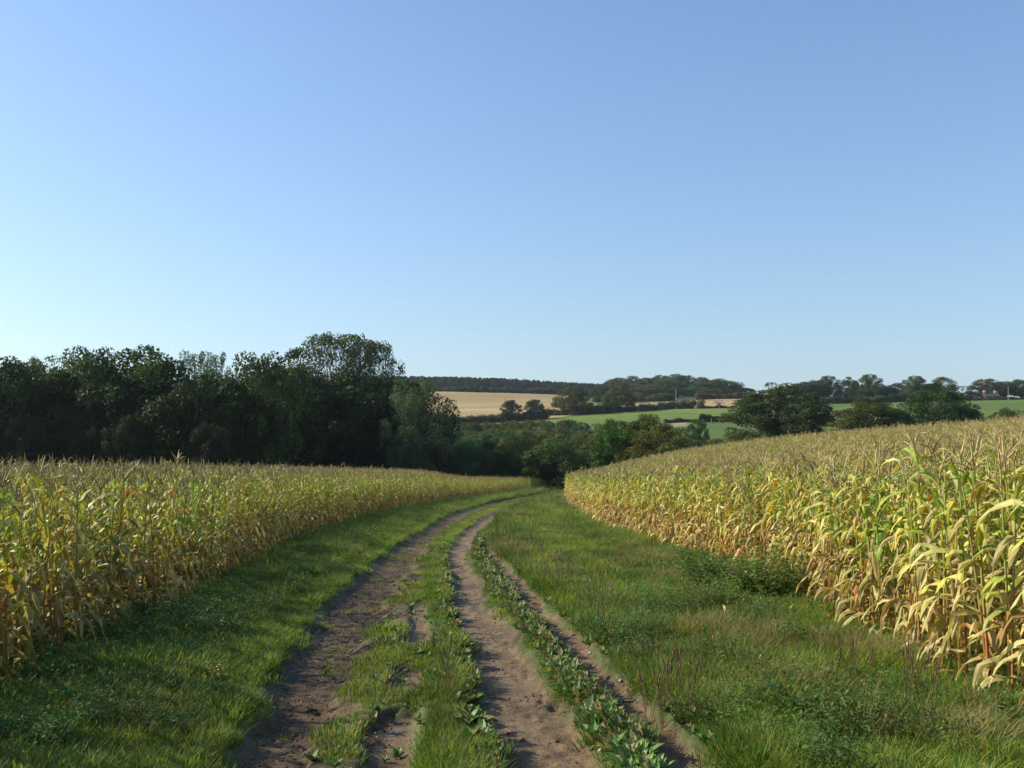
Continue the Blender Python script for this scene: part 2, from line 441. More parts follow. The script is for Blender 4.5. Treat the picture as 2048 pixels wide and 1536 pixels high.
def build_ground():
    ya = np.arange(-9, 3.4, 0.35)
    yb = 3.4 * np.exp(np.arange(0, math.log(38 / 3.4), 0.0052))
    yc = 38 * np.exp(np.arange(0.011, math.log(3600 / 38), 0.0115))
    Y = np.concatenate([ya, yb, yc])
    t = np.linspace(-1, 1, 441)
    s = np.sign(t) * (0.35 * np.abs(t) + 0.65 * np.abs(t) ** 2.4)
    XX = s[None, :] * (7.0 + 0.78 * np.maximum(Y, 0))[:, None]
    YY = np.repeat(Y[:, None], len(t), 1)
    ZZ = T(XX, YY, True)
    V = np.stack([XX, YY, ZZ], -1).reshape(-1, 3)
    x, y = V[:, 0], V[:, 1]
    nr, nc = XX.shape
    i = np.arange(nr - 1)[:, None] * nc; j = np.arange(nc - 1)[None, :]
    Q = np.stack([i + j, i + j + 1, i + nc + j + 1, i + nc + j], -1).reshape(-1, 4)
    # own colours
    ny = np.minimum(y, 130)
    mudL, patch, thin, rut, third, dirt = lane(x, ny)
    inl = (x > edgeL(ny)) & (x < edgeR(ny)) & (y < 150)
    cgrass = np.array([0.064, 0.095, 0.024]); csoil = np.array([0.11, 0.082, 0.055])
    cdry = np.array([0.26, 0.20, 0.10])
    C = np.tile(csoil, (len(V), 1))
    n1 = fbm(x * .5, y * .5, 90)[:, None]
    g = cgrass * (0.7 + 0.7 * n1) + cdry * 0.25 * sstep(.55, .75, fbm(x * .9, y * .4, 91))[:, None]
    far_dry = (sstep(30, 55, y) * band(x, f(ny, LEFT1), f(ny, RA0) - .1, .25) * 0.6)[:, None]
    g = g * (1 - far_dry) + cdry * far_dry
    lpm = (band(x, f(ny, LEFT1) - .1, f(ny, FA), .06) * (1 - sstep(20, 30, y)) * .7)[:, None]
    g = g * (1 - lpm) + np.array([.15, .10, .06]) * lpm
    C[inl] = g[inl]
    m = (dirt * inl)[:, None]
    wet = np.array([0.102, 0.061, 0.025]); dryd = np.array([0.27, 0.183, 0.092]); mid = np.array([0.16, 0.104, 0.05])
    k = np.clip(rut + third * .8 + thin, 0, 1)[:, None]
    k = k * (0.75 + 0.5 * (fbm(x * 3, y * 2, 93)[:, None] - .5))
    dc = wet * (1 - k) + dryd * k
    cl = sstep(.52, .66, fbm(x * 10, y * 8, 94, 3))[:, None]
    dc = dc * (1 - .35 * cl)
    pl = sstep(.45, .7, fbm(x * 1.3, y * .8, 95))[:, None] * (1 - k)
    dc = dc * (1 - pl) + mid * pl
    C = C * (1 - m) + dc * m
    # far classes
    px = 1024 + F * x / np.maximum(y, 1)
    FX = x[Q].mean(1); FY = y[Q].mean(1)
    FP = 1024 + F * FX / np.maximum(FY, 1)
    FN = np.minimum(FY, 130)
    FI = (FX > edgeL(FN)) & (FX < edgeR(FN)) & (FY < 150)
    FD = dirt[Q].mean(1)
    cls = np.zeros(len(Q), int)                      # 0 field soil
    cls[FI] = 1                                      # verge
    cls[FI & (FD > 0.35)] = 2                        # dirt track
    wob = 6 * (fbm(FX * .02, FY * .02, 40) - .5)
    scrub = (FY > 118) & (FY < np.interp(FP, [860, 1000, 1110, 1200, 1330], [325, 335, 340, 290, 200])) & (FP < 1330)
    past = (FY > 112) & ~FI
    stub1 = (FY > np.interp(FP, [860, 1000, 1100, 1165], [358, 366, 384, 402]) + wob) & (FY < 655 + wob) & (FP > 820) & (FP < 1165)
    stub2 = (FY > 408 + wob) & (FY < 505 + (FP - 1230) * .12) & (FP > 1235) & (FP < 1515)
    wood = (FY > 655) | ((FY > 500) & (FP > 1195)) | (FP < 860) & (FY > 92)
    cls[past] = 3
    cls[wood] = 5
    cls[scrub] = 5
    cls[stub1 | stub2] = 4
    cols = {3: (0.098, 0.150, 0.024), 4: (0.335, 0.245, 0.105), 5: (0.05, 0.07, 0.025)}
    vc = np.zeros(len(V), int)
    for c_ in (3, 5, 4):
        vc[Q[cls == c_].ravel()] = c_
    for c_, rgb in cols.items():
        n2 = 0.88 + 0.24 * fbm(x * .015, y * .015, 44 + c_)[:, None]
        C[vc == c_] = (np.array(rgb) * n2)[vc == c_]
    # a lighter, yellower strip to the upper pasture and dry corner
    pale = (band(px, 1340, 1375, 10) * band(y, 300, 335, 8))[:, None] * (vc == 3)[:, None]
    C = C * (1 - pale) + np.array([.33, .27, .14]) * pale
    lite = (sstep(290, 400, y) * (px < 1500) * (vc == 3))[:, None]
    C = C * (1 + 0.35 * lite * np.array([1.2, 1, 1]))
    names = [("ground", 'soil', "bare brown soil between the maize rows"), ("grass_verge", 'soil', "grassy ground of the lane"),
             ("dirt_track", 'mud', "muddy wheel tracks of the farm lane"), ("pasture", 'pasture', "green pasture on the far hillside"),
             ("stubble_field", 'stubble', "pale tan stubble field on the far slope"), ("hillside", 'soil', "rough ground under the woods and scrub")]
    for c_, (nm, mt, lb) in enumerate(names):
        q = Q[cls == c_]
        used, inv = np.unique(q, return_inverse=True)
        me = raw_mesh(nm, V[used], C[used], inv.reshape(-1, 4), np.zeros((0, 3), int), np.zeros(len(q), int), [M[mt]], True)
        o = bpy.data.objects.new(nm, me); col.objects.link(o)
        tag(o, kind='structure', label=lb)
build_ground()

# ------------------------------------------------------------------ scatter of uncountable ground cover (one object each)
def scatter(name, variants, mats, P, rot, scl, pick, kind='stuff', label=None, cat=None, color=(1, 1, 1)):
    vs, cs, qs, ts, qms, tms, ids = [], [], [], [], [], [], []
    n = 0
    for k, mb in enumerate(variants):
        v, c, q, t, qm, tm = mb.arrays()
        vs.append(v); cs.append(c); qs.append(q + n); ts.append(t + n); qms.append(qm); tms.append(tm)
        ids.append(np.full(len(v), k + 1)); n += len(v)
    vs.append(P); cs.append(np.ones((len(P), 3))); ids.append(np.zeros(len(P), int))
    v = np.concatenate(vs); c = np.concatenate(cs)
    me = raw_mesh(name, v, c, np.concatenate(qs), np.concatenate(ts), np.concatenate([np.concatenate(qms), np.concatenate(tms)]), mats, False)
    def attr(nm, typ, key, data, fill):
        a = me.attributes.new(nm, typ, 'POINT')
        full = np.concatenate([np.zeros((n,) + data.shape[1:]) + fill, data])
        a.data.foreach_set(key, full.astype(np.int32 if typ == 'INT' else np.float32).ravel())
    a = me.attributes.new("vid", 'INT', 'POINT'); a.data.foreach_set("value", np.concatenate(ids).astype(np.int32))
    attr("rot", 'FLOAT_VECTOR', "vector", np.asarray(rot, float), 0)
    s3 = np.asarray(scl, float)
    if s3.ndim == 1: s3 = np.repeat(s3[:, None], 3, 1)
    attr("scl", 'FLOAT_VECTOR', "vector", s3, 1)
    attr("pick", 'INT', "value", np.asarray(pick), 0)
    o = bpy.data.objects.new(name, me); col.objects.link(o)
    o.color = (*color, 1)
    ng = bpy.data.node_groups.new(name + "_nodes", 'GeometryNodeTree')
    ng.interface.new_socket("Geometry", in_out='INPUT', socket_type='NodeSocketGeometry')
    ng.interface.new_socket("Geometry", in_out='OUTPUT', socket_type='NodeSocketGeometry')
    N, L = ng.nodes.new, ng.links.new
    gi = N('NodeGroupInput'); go = N('NodeGroupOutput')
    def named(nm, typ):
        a = N('GeometryNodeInputNamedAttribute'); a.data_type = typ; a.inputs['Name'].default_value = nm
        return a.outputs['Attribute']
    vid = named("vid", 'INT')
    def sel2(k):
        c_ = N('FunctionNodeCompare'); c_.data_type = 'INT'; c_.operation = 'EQUAL'
        L(vid, c_.inputs[2]); c_.inputs[3].default_value = k
        sg = N('GeometryNodeSeparateGeometry'); sg.domain = 'POINT'
        L(gi.outputs[0], sg.inputs[0]); L(c_.outputs[0], sg.inputs[1])
        return sg.outputs[0]
    jn = N('GeometryNodeJoinGeometry')
    for k in reversed(range(len(variants))):
        g2 = N('GeometryNodeGeometryToInstance'); L(sel2(k + 1), g2.inputs[0]); L(g2.outputs[0], jn.inputs[0])
    ip = N('GeometryNodeInstanceOnPoints')
    L(sel2(0), ip.inputs['Points']); L(jn.outputs[0], ip.inputs['Instance'])
    ip.inputs['Pick Instance'].default_value = True
    L(named("pick", 'INT'), ip.inputs['Instance Index'])
    L(named("rot", 'FLOAT_VECTOR'), ip.inputs['Rotation'])
    L(named("scl", 'FLOAT_VECTOR'), ip.inputs['Scale'])
    L(ip.outputs[0], go.inputs[0])
    md = o.modifiers.new("scatter", 'NODES'); md.node_group = ng
    tag(o, label, cat, None, kind)
    return o

def put(xy):
    return np.stack([xy[:, 0], xy[:, 1], T(xy[:, 0], xy[:, 1])], 1)

# ------------------------------------------------------------------ maize
TAN = np.array([0.43, 0.32, 0.135]); PALE = np.array([0.53, 0.45, 0.20]); YEL = np.array([0.44, 0.38, 0.07])
LIME = np.array([0.29, 0.345, 0.060]); GRN = np.array([0.14, 0.23, 0.035]); RUST = np.array([0.34, 0.16, 0.065]); BRN = np.array([0.24, 0.155, 0.075])
GOLD = np.array([0.52, 0.30, 0.05])

def maize_leaf(mb, base, phi, a0, a1, length, width, p, twist, c0, c1, rg, seg=6):
    s = np.linspace(0, 1, seg + 1)
    kink = rg.uniform(.18, .6) if rg.random() < .55 else None
    if kink is not None:     # the blade snaps over and hangs
        sh = 1 / (1 + np.exp(-(s - kink) * rg.uniform(9, 22)))
        a = a0 - .25 * (a0 - a1) * s - (a0 - a1) * .75 * sh
        a = np.maximum(a, -1.56) + rg.normal(0, .07, seg + 1)
    else:
        a = a0 - (a0 - a1) * s ** p + rg.normal(0, .06, seg + 1)
    ph = phi + (rg.uniform(-.7, .7)) * s ** 1.5 + np.cumsum(rg.normal(0, .10, seg + 1))
    ds = length / seg
    step = np.stack([np.cos(a) * np.cos(ph), np.cos(a) * np.sin(ph), np.sin(a)], 1) * ds
    pts = np.concatenate([[np.zeros(3)], np.cumsum(step[:-1], 0)]) + base
    d = step / ds
    side = np.stack([-np.sin(ph), np.cos(ph), np.zeros(seg + 1)], 1)
    up = np.cross(d, side)
    tw = twist * s + rg.normal(0, .25, seg + 1)
    sd = side * np.cos(tw)[:, None] + up * np.sin(tw)[:, None]
    up2 = np.cross(d, sd)
    w = width * np.clip(np.minimum(0.55 + 2.2 * s, 1.0), 0, 1) * (1 - s ** 3.2) * 0.5 + 0.002
    fold = 0.35
    wav = rg.normal(0, .34, (seg + 1, 2)) * w[:, None]
    Lp = pts + sd * w[:, None] - up2 * (w * fold + wav[:, 0])[:, None]
    Rp = pts - sd * w[:, None] - up2 * (w * fold + wav[:, 1])[:, None]
    v = np.stack([Lp, pts, Rp], 1).reshape(-1, 3)
    q = []
    for i in range(seg):
        for j in range(2):
            q.append([i * 3 + j, i * 3 + j + 1, (i + 1) * 3 + j + 1, (i + 1) * 3 + j])
    cc = c0[None, :] * (1 - s[:, None] ** 1.4) + c1[None, :] * s[:, None] ** 1.4
    cc = np.repeat(cc, 3, 0) * (1 + rg.normal(0, .14, (3 * (seg + 1), 1)))
    cc[1::3] *= 1.15
    mb.add(v, q, None, np.clip(cc, .01, .9))

def maize_plant(seed, dry=0.5, seg=6, H=1.95, nleaf=18):
    rg = np.random.default_rng(seed)
    H = H * rg.uniform(.93, 1.05)
    hs = H * 0.835
    lean = rg.normal(0, .035, 2)
    zz = np.linspace(0, hs, 6)
    sp = np.stack([lean[0] * zz ** 1.5, lean[1] * zz ** 1.5, zz], 1)
    st, lv, ta = MB(), MB(), MB()
    scol = (LIME * .8 if rg.random() > .5 else TAN * .8)
    sc = np.stack([BRN * 1.5, RUST * .9, RUST * .8 + LIME * .2, scol, scol, TAN * .8])
    tube(st, sp, np.linspace(.014, .006, 6), 5, sc)
    at = lambda z: np.array([lean[0] * z ** 1.5, lean[1] * z ** 1.5, z])
    phi = rg.uniform(0, 2 * math.pi)
    for i in range(nleaf):
        h = (i + .6) / nleaf
        z = hs * (0.06 + 0.96 * h)
        phi += math.pi + rg.normal(0, .45)
        dd = rg.random()
        deadness = (1 - h) * 1.3 + (dry - .46) * .7 + rg.normal(0, .16)
        if deadness > .74:      # withered, hanging down along the stalk
            c0 = [TAN, PALE, BRN * 1.2, RUST, TAN * .8, PALE * .9][rg.integers(6)]; c1 = [TAN, PALE, BRN, TAN * .7][rg.integers(4)]
            maize_leaf(lv, at(z), phi, rg.uniform(.0, .8), rg.uniform(-1.57, -1.42), rg.uniform(.30, .52), rg.uniform(.035, .065), rg.uniform(.25, .45), rg.normal(0, 1.6), c0, c1, rg, seg)
        elif deadness > .30:    # turning, drooping
            c0 = [YEL, LIME, PALE, GOLD * .8, LIME * 1.1, YEL * .6 + TAN * .4][rg.integers(6)]; c1 = [TAN, YEL, PALE, GOLD, TAN][rg.integers(5)]
            maize_leaf(lv, at(z), phi, rg.uniform(.8, 1.3), rg.uniform(-1.55, -1.35), rg.uniform(.30, .52), rg.uniform(.036, .062), rg.uniform(.35, .75), rg.normal(0, .6), c0, c1, rg, seg)
        else:                   # still green
            c0 = [LIME, LIME * 1.15, GRN * 1.3, YEL * .8 + LIME * .3, LIME * .9, PALE * .7 + LIME * .4][rg.integers(6)]; c1 = [LIME, YEL, PALE, LIME, TAN][rg.integers(5)]
            ln = rg.uniform(.34, .54) * (1 - .35 * max(h - .6, 0) / .4)
            maize_leaf(lv, at(z), phi, rg.uniform(.9, 1.35), rg.uniform(-1.5, -.5), ln, rg.uniform(.038, .064) * (1 - .3 * max(h - .7, 0) / .3), rg.uniform(.8, 1.6), rg.normal(0, .4), c0, c1, rg, seg)
    # tassel
    top = at(hs)
    tc = np.array([0.38, 0.275, 0.135]) * rg.uniform(.8, 1.15)
    hl = H - hs
    zt = np.linspace(0, 1, 5)
    bend = rg.normal(0, .08, 2)
    cen = top + np.stack([bend[0] * zt ** 2, bend[1] * zt ** 2, zt * hl], 1)
    tube(ta, cen, [.005, .0065, .0075, .006, .002], 4, tc)
    for k in range(rg.integers(3, 7)):
        ph = rg.uniform(0, 6.28); z0 = rg.uniform(.2, .5) * hl; ln = rg.uniform(.12, .24)
        ss = np.linspace(0, 1, 5)[:, None]
        el = rg.uniform(.9, 1.3) - rg.uniform(.1, 1.9) * ss ** 1.4
        stp = np.concatenate([np.cos(el) * math.cos(ph), np.cos(el) * math.sin(ph), np.sin(el)], 1) * ln / 4
        pp = top + [0, 0, z0] + np.concatenate([np.zeros((1, 3)), np.cumsum(stp[:-1], 0)])
        tube(ta, pp, [.004, .005, .005, .004, .002], 3, tc * rg.uniform(.8, 1.15))
    ears = []
    for k in range(1 if rg.random() < .75 else 2):
        e = MB()
        ze = hs * rg.uniform(.30, .52); ph = rg.uniform(0, 6.28)
        dirv = np.array([math.cos(ph) * .35, math.sin(ph) * .35, -1 if rg.random() < .65 else 1.0]); dirv /= np.linalg.norm(dirv)
        b0 = at(ze) + np.array([math.cos(ph), math.sin(ph), 0]) * .03
        ss = np.linspace(0, 1, 7)
        rr = .031 * np.sin(np.clip(ss * .93 + .07, 0, 1) * math.pi) ** .6
        ec = [np.array([.42, .19, .09]), np.array([.44, .26, .12]), TAN, PALE * .9][rg.integers(4)]
        ec = ec[None, :] * np.array([1, 1.05, 1, .95, 1, .9, .7])[:, None]
        tube(e, b0 + dirv * (ss * .21)[:, None], rr, 7, ec, cap=True)
        # loose husk tongues
        for q_ in range(3):
            maize_leaf(e, b0 + dirv * .08, ph + rg.normal(0, 1), -1.0 if dirv[2] < 0 else 1.2, -1.4, .17, .03, 1, rg.normal(), ec[0] * 1.1, TAN, rg, 3)
        ears.append(e)
    return st, lv, ta, ears

NV = 13
protos = []
for k in range(NV):
    st, lv, ta, ears = maize_plant(100 + k, dry=[.35, .65, .5, .7, .4, .55, .8, .25, .55, .65, .3, .45, .6][k])
    r = empty("maize_plant", (0, 0, 0))
    st.build("stalk", M['stalk'], r)
    lv.build("leaves", M['maize'], r)
    ta.build("tassel", M['stalk'], r)
    for e in ears: e.build("ear", M['maize'], r)
    protos.append(r)

def field_points(side):
    pts = []
    row = 0
    if side < 0:
        end = FIELD_L_END + 60
        for row in range(0, 95):
            y = np.arange(-2, end, .155) + rng.uniform(0, .17)
            y = y + rng.normal(0, .03, len(y))
            x = edgeL(y) - .12 - row * .72 + rng.normal(0, .05, len(y))
            lim = np.where(x > -14, 128.0, 0)
            yend = np.interp(x, [-75, -45, -30, -16, -9, -3, 4, 9], [84, 86, 88, 94, 112, 130, 145, 152])
            k = (y < yend) & (x > -0.60 * y - 5)
            pts.append(np.stack([x, y, np.full(len(y), row)], 1)[k])
    else:
        for row in range(0, 110):
            y = np.arange(0, FIELD_R_END, .155) + rng.uniform(0, .17)
            y = y + rng.normal(0, .03, len(y))
            x = edgeR(y) + .12 + row * .72 + rng.normal(0, .05, len(y))
            k = (x < 0.62 * y + 5)
            pts.append(np.stack([x, y, np.full(len(y), row)], 1)[k])
    p = np.concatenate(pts)
    keep = rng.random(len(p)) < np.where(p[:, 1] < 45, .93, .72)
    return p[keep]

def maize_field(side, n_ind, hscale, tint, stuff_name, stuff_label, group):
    P = field_points(side)
    d = np.hypot(P[:, 0], P[:, 1])
    infr = (np.abs(P[:, 0]) < 0.535 * P[:, 1] + .35) & (P[:, 1] > 3.5)
    score = d * (1 + .22 * P[:, 2]) + np.where(infr, 0, 1e6)
    order = np.argsort(score)
    ind = order[:n_ind]; rest = np.ones(len(P), bool); rest[ind] = False
    for i, k in enumerate(ind):
        x, y, rw = P[k]
        pr = protos[rng.integers(NV)]
        if not pr.get("used"):
            o = pr; o["used"] = 1
        else:
            o = copy_tree(pr)
            if "used" in o: del o["used"]
        o.location = (x, y, float(T(x, y)) - .02)
        o.rotation_euler = (rng.normal(0, .05), rng.normal(0, .05), rng.uniform(0, 6.28))
        s = hscale * rng.uniform(.84, 1.04)
        o.scale = (s * rng.uniform(.95, 1.15), s * rng.uniform(.95, 1.15), s)
        tt = np.array(tint) * rng.uniform(.85, 1.12) * (1 + rng.normal(0, .05, 3))
        tint_tree(o, tuple(np.clip(tt, 0, 1.4)))
        side_word = "left" if side < 0 else "right"
        if rw == 0 and y < 12:
            lab = f"yellowing maize plant with ear and tassel at the near edge of the {side_word} field"
            g = group + ", near edge row"
        elif rw == 0:
            lab = f"yellowing maize plant in the outermost row of the {side_word} field, farther down the lane"
            g = group + ", farther edge row"
        else:
            lab = f"maize plant with tassel standing inside the {side_word} field behind its outermost row"
            g = group + ", inner rows"
        tag(o, lab, "maize plant", g)
    Q = P[rest]
    xy = Q[:, :2]
    pos = put(xy); pos[:, 2] -= .02
    rot = np.stack([rng.normal(0, .05, len(Q)), rng.normal(0, .05, len(Q)), rng.uniform(0, 6.28, len(Q))], 1)
    s = hscale * rng.uniform(.86, 1.08, len(Q)) * np.where(rng.random(len(Q)) < .03, 1.1, 1)
    vs = []
    for k in range(9):
        st, lv, ta, ears = maize_plant(300 + k + (50 if side > 0 else 0), dry=[.35, .65, .5, .75, .4, .6, .8, .3, .55][k], seg=4, nleaf=15)
        mb = MB()
        for part, mi in [(st, 1), (lv, 0), (ta, 1)] + [(e, 0) for e in ears]:
            v, c, q, t, qm, tm = part.arrays()
            mb.add(v, q, t, c, mi)
        vs.append(mb)
    scatter(stuff_name, vs, [M['maize'], M['stalk']], pos, rot, s, rng.integers(0, 9, len(Q)), label=stuff_label, color=tint)
    return len(P)

maize_field(-1, 135, .93, (.93, .98, .68), "maize_crop", "dense yellow-green maize crop filling the field left of the track", "maize plants of the left field")
maize_field(1, 160, 1.0, (1.04, 1.10, .84), "maize_crop", "dense sunlit golden maize crop filling the field right of the track", "maize plants of the right field")
for p in protos:
    if "used" in p: del p["used"]

# ------------------------------------------------------------------ grass and weeds of the lane
def blade(mb, base, phi, h, w, lean, color, tip, rg):
    s = np.array([0, .45, .8, 1.0])
    hor = lean * h * s ** 1.8
    z = h * (s - .25 * lean * s ** 2)
    dx, dy = math.cos(phi), math.sin(phi)
    p = base + np.stack([dx * hor, dy * hor, z], 1)
    sd = np.array([-dy, dx, 0]) * w * .5
    ww = np.array([1, .85, .5, 0])[:, None]
    v = np.concatenate([p[:3] - sd * ww[:3], p[:3] + sd * ww[:3], p[3:]])
    c = np.stack([color * .8, color, color * .6 + tip * .4])
    mb.add(v, [[0, 3, 4, 1], [1, 4, 5, 2]], [[2, 5, 6]], np.concatenate([c, c, [tip]]))

GG = np.array([.112, .235, .024]); GB = np.array([.068, .155, .028]); GY = np.array([.25, .275, .05]); GT = np.array([.34, .27, .13]); GR = np.array([.26, .12, .05])
def tuft(seed, n, rad, h, w, dry, lean=(.2, .9)):
    rg = np.random.default_rng(seed); mb = MB()
    for k in range(n):
        a = rg.uniform(0, 6.28); r_ = rad * math.sqrt(rg.random())
        base = np.array([math.cos(a) * r_, math.sin(a) * r_, -.02])
        u = rg.random()
        if u < dry: c = GT * rg.uniform(.6, 1.1); t = GT
        elif u < dry + .25: c = GY * rg.uniform(.6, 1.1); t = GY * 1.2
        elif u < dry + .45: c = GB * rg.uniform(.7, 1.2); t = GB * 1.2
        else: c = GG * rg.uniform(.7, 1.3); t = GY
        blade(mb, base, a + rg.normal(0, .9), h * rg.uniform(.45, 1.1), w * rg.uniform(.7, 1.3), rg.uniform(*lean), c, t, rg)
    return mb

def oval_leaf(mb, base, phi, el, L_, W_, color, droop=.6, seg=4):
    s = np.linspace(0, 1, seg + 1)
    a = el - droop * s
    st = np.stack([np.cos(a) * math.cos(phi), np.cos(a) * math.sin(phi), np.sin(a)], 1) * L_ / seg
    p = base + np.concatenate([np.zeros((1, 3)), np.cumsum(st[:-1], 0)])
    w = W_ * .5 * np.sin(np.clip(.08 + s * .92, 0, 1) * math.pi) ** .8 + .001
    sd = np.array([-math.sin(phi), math.cos(phi), 0])
    v = np.stack([p + sd * w[:, None] + [0, 0, .2 * W_], p, p - sd * w[:, None] + [0, 0, .2 * W_]], 1).reshape(-1, 3)
    q = [[i * 3 + j, i * 3 + j + 1, i * 3 + j + 4, i * 3 + j + 3] for i in range(seg) for j in range(2)]
    mb.add(v, q, None, color)

def rosette(seed, n=9, L_=.13, W_=.06, base_c=(.10, .19, .05)):
    rg = np.random.default_rng(seed); mb = MB()
    for k in range(n):
        c = np.array(base_c) * rg.uniform(.7, 1.35)
        if rg.random() < .1: c = GT * .9
        oval_leaf(mb, np.array([0, 0, .005]), rg.uniform(0, 6.28), rg.uniform(.35, 1.35), L_ * rg.uniform(.6, 1.2), W_ * rg.uniform(.7, 1.2), c, rg.uniform(.2, 1.0))
    return mb

def herb(seed, stems=14, h=.45, spread=.22, leaf=.035, c0=(.06, .13, .028), c1=(.12, .20, .05), per=16):
    """leafy weed clump; returns (stems, leaves)"""
    rg = np.random.default_rng(seed); ms, ml = MB(), MB()
    for k in range(stems):
        a = rg.uniform(0, 6.28); r_ = spread * math.sqrt(rg.random())
        b = np.array([math.cos(a) * r_ * .5, math.sin(a) * r_ * .5, -.03]); hh = h * rg.uniform(.6, 1.1)
        e = np.array([math.cos(a) * r_ * 1.3, math.sin(a) * r_ * 1.3, hh]) + rg.normal(0, .03, 3)
        m_ = (b + e) / 2 + rg.normal(0, .03, 3)
        tube(ms, [b, m_, e], [.004, .003, .0015], 3, BRN * .8)
        for j in range(per):
            t = rg.uniform(.2, 1.05); p = b * (1 - t) ** 2 + 2 * m_ * t * (1 - t) + e * t * t + rg.normal(0, .025, 3)
            c = np.array(c0) + (np.array(c1) - np.array(c0)) * rg.random()
            if rg.random() < .04: c = GT
            oval_leaf(ml, p, rg.uniform(0, 6.28), rg.uniform(-.3, .9), leaf * rg.uniform(.7, 1.5), leaf * .5 * rg.uniform(.7, 1.3), c, .5, 2)
    return ms, ml

def sample_lane(dens_fn, n_try, y0, y1, seed):
    """random points in the lane, denser towards the viewer"""
    rg = np.random.default_rng(seed)
    ly = rg.uniform(math.log(y0), math.log(y1), n_try); y = np.exp(ly)
    x = rg.uniform(-7.5, 5.2, n_try)
    ok = (x > edgeL(y) - 1.0) & (x < edgeR(y) + .9) & (np.abs(x) < .56 * y + 1.2)
    x, y = x[ok], y[ok]
    k = rg.random(len(x)) < dens_fn(x, y)
    return np.stack([x[k], y[k]], 1)

def grass_density(x, y):
    dirt = np.maximum.reduce([lane(x + dx * (1 + .04 * y), y)[5] for dx in (-.09, 0, .09)])
    lp = (x > f(y, LEFT1) - .1) & (x < f(y, FA)) & (y < 26)
    mud = (x > f(y, LEFT0)) & (x < f(y, LEFT1) + .1)
    sp = mud * .07 * sstep(.5, .62, fbm(x * 2.3, y * 1.4, 171))
    return np.maximum(np.clip(1.1 - dirt * 1.5, 0, 1) * np.where(lp, .8, 1), sp) * (0.45 + 0.55 * np.clip(y / 6, .5, 1))

G_tall = [tuft(500 + k, 40, .10, .135, .0055, [.05, .12, .03, .08][k]) for k in range(4)]
G_short = [tuft(520 + k, 48, .09, .055, .005, [.15, .06, .3][k], (.1, .8)) for k in range(3)]
G_dry = [tuft(540 + k, 26, .12, .19, .0045, .6, (.4, 1.3)) for k in range(2)]

def lane_grass():
    xy = sample_lane(grass_density, 210000, 3.2, 125, 11)
    x, y = xy[:, 0], xy[:, 1]
    n = len(xy)
    # short in the centre ridges, tall in the verges
    cen = (x > f(y, LEFT0) - .12) & (x < f(y, T1) + .15)
    rnd = rng.random(n)
    pick = np.where(cen, 4 + rng.integers(0, 3, n), rng.integers(0, 4, n))
    ridge = (x > f(y, FA) + .15) & (x < f(y, RA0)) & cen
    pick = np.where(ridge & (rnd < .5) & (y > 3), rng.integers(0, 4, n), pick)
    dryp = fbm(x * 1.2, y * .7, 131) + .02 * (x > 1.0) + .05 * (x > 2.0) * (y > 14)
    pick = np.where(~cen & (dryp > .72) & (rnd < .7), 7 + rng.integers(0, 2, n), pick)
    s = rng.uniform(.65, 1.25, n) * (1 + .012 * y)
    s = s * (0.25 + 1.5 * fbm(x * 1.6, y * 1.6, 133, 3))
    s = np.where(ridge & (pick < 4), s * .72, s)
    s = np.where((x > f(y, LEFT0)) & (x < f(y, LEFT1)), s * .6, s)
    s = np.where(cen & (y > 25), s * (1 - .45 * sstep(25, 50, y)), s)
    pick = np.where(cen & (y > 30) & (rnd < .6), 6, pick)
    s = np.where((x < f(y, LEFT0) - .1) & (x > f(y, LEFT0) - .7), s * .7, s)
    rot = np.stack([rng.normal(0, .12, n), rng.normal(0, .12, n), rng.uniform(0, 6.28, n)], 1)
    wid = s * (1 + .02 * y)
    scl = np.stack([wid, wid, s], 1)
    scatter("grass", G_tall + G_short + G_dry, [M['grass']], put(xy), rot, scl, pick, label="green grass growing on the verges and ridges of the lane")
lane_grass()

def plantains():
    rg = np.random.default_rng(21)
    y = np.exp(rg.uniform(math.log(3.4), math.log(30), 1500))
    a, b = f(y, RA1) + .0, f(y, T0) + .03
    x = a + .06 + (b - a - .11) * rg.beta(1.6, 1.6, len(y)) + rg.normal(0, .02, len(y))
    xy = np.stack([x, y], 1)
    # stragglers on the edge of the right verge, centre ridge and left patch
    n2 = 520
    y2 = np.exp(rg.uniform(math.log(3.4), math.log(26), n2))
    x2 = np.where(rg.random(n2) < .55, f(y2, T1) + rg.exponential(.16, n2) + .02, f(y2, RA0) - rg.exponential(.10, n2))
    n3 = 120
    y3 = np.exp(rg.uniform(math.log(3.6), math.log(16), n3)); x3 = rg.uniform(f(y3, LEFT1), f(y3, FA) + .25)
    xy = np.concatenate([xy, np.stack([x2, y2], 1), np.stack([x3, y3], 1)])
    n = len(xy)
    s = rg.uniform(.45, 1.15, n) * (.55 + .9 * fbm(xy[:, 0] * 3, xy[:, 1] * 1.6, 181)) * np.concatenate([np.full(len(y), .66), np.full(n2, .7), np.full(n3, .45)])
    rot = np.stack([rg.normal(0, .15, n), rg.normal(0, .15, n), rg.uniform(0, 6.28, n)], 1)
    vs = [rosette(600 + k, 12, .14, .062, [(.13, .22, .055), (.17, .24, .095), (.10, .20, .035)][k % 3]) for k in range(5)]
    scatter("plantain_ground_cover", vs, [M['weed']], put(xy), rot, s, rg.integers(0, 5, n), label="broad-leaved plantain ground cover between the two right-hand wheel ruts")
plantains()

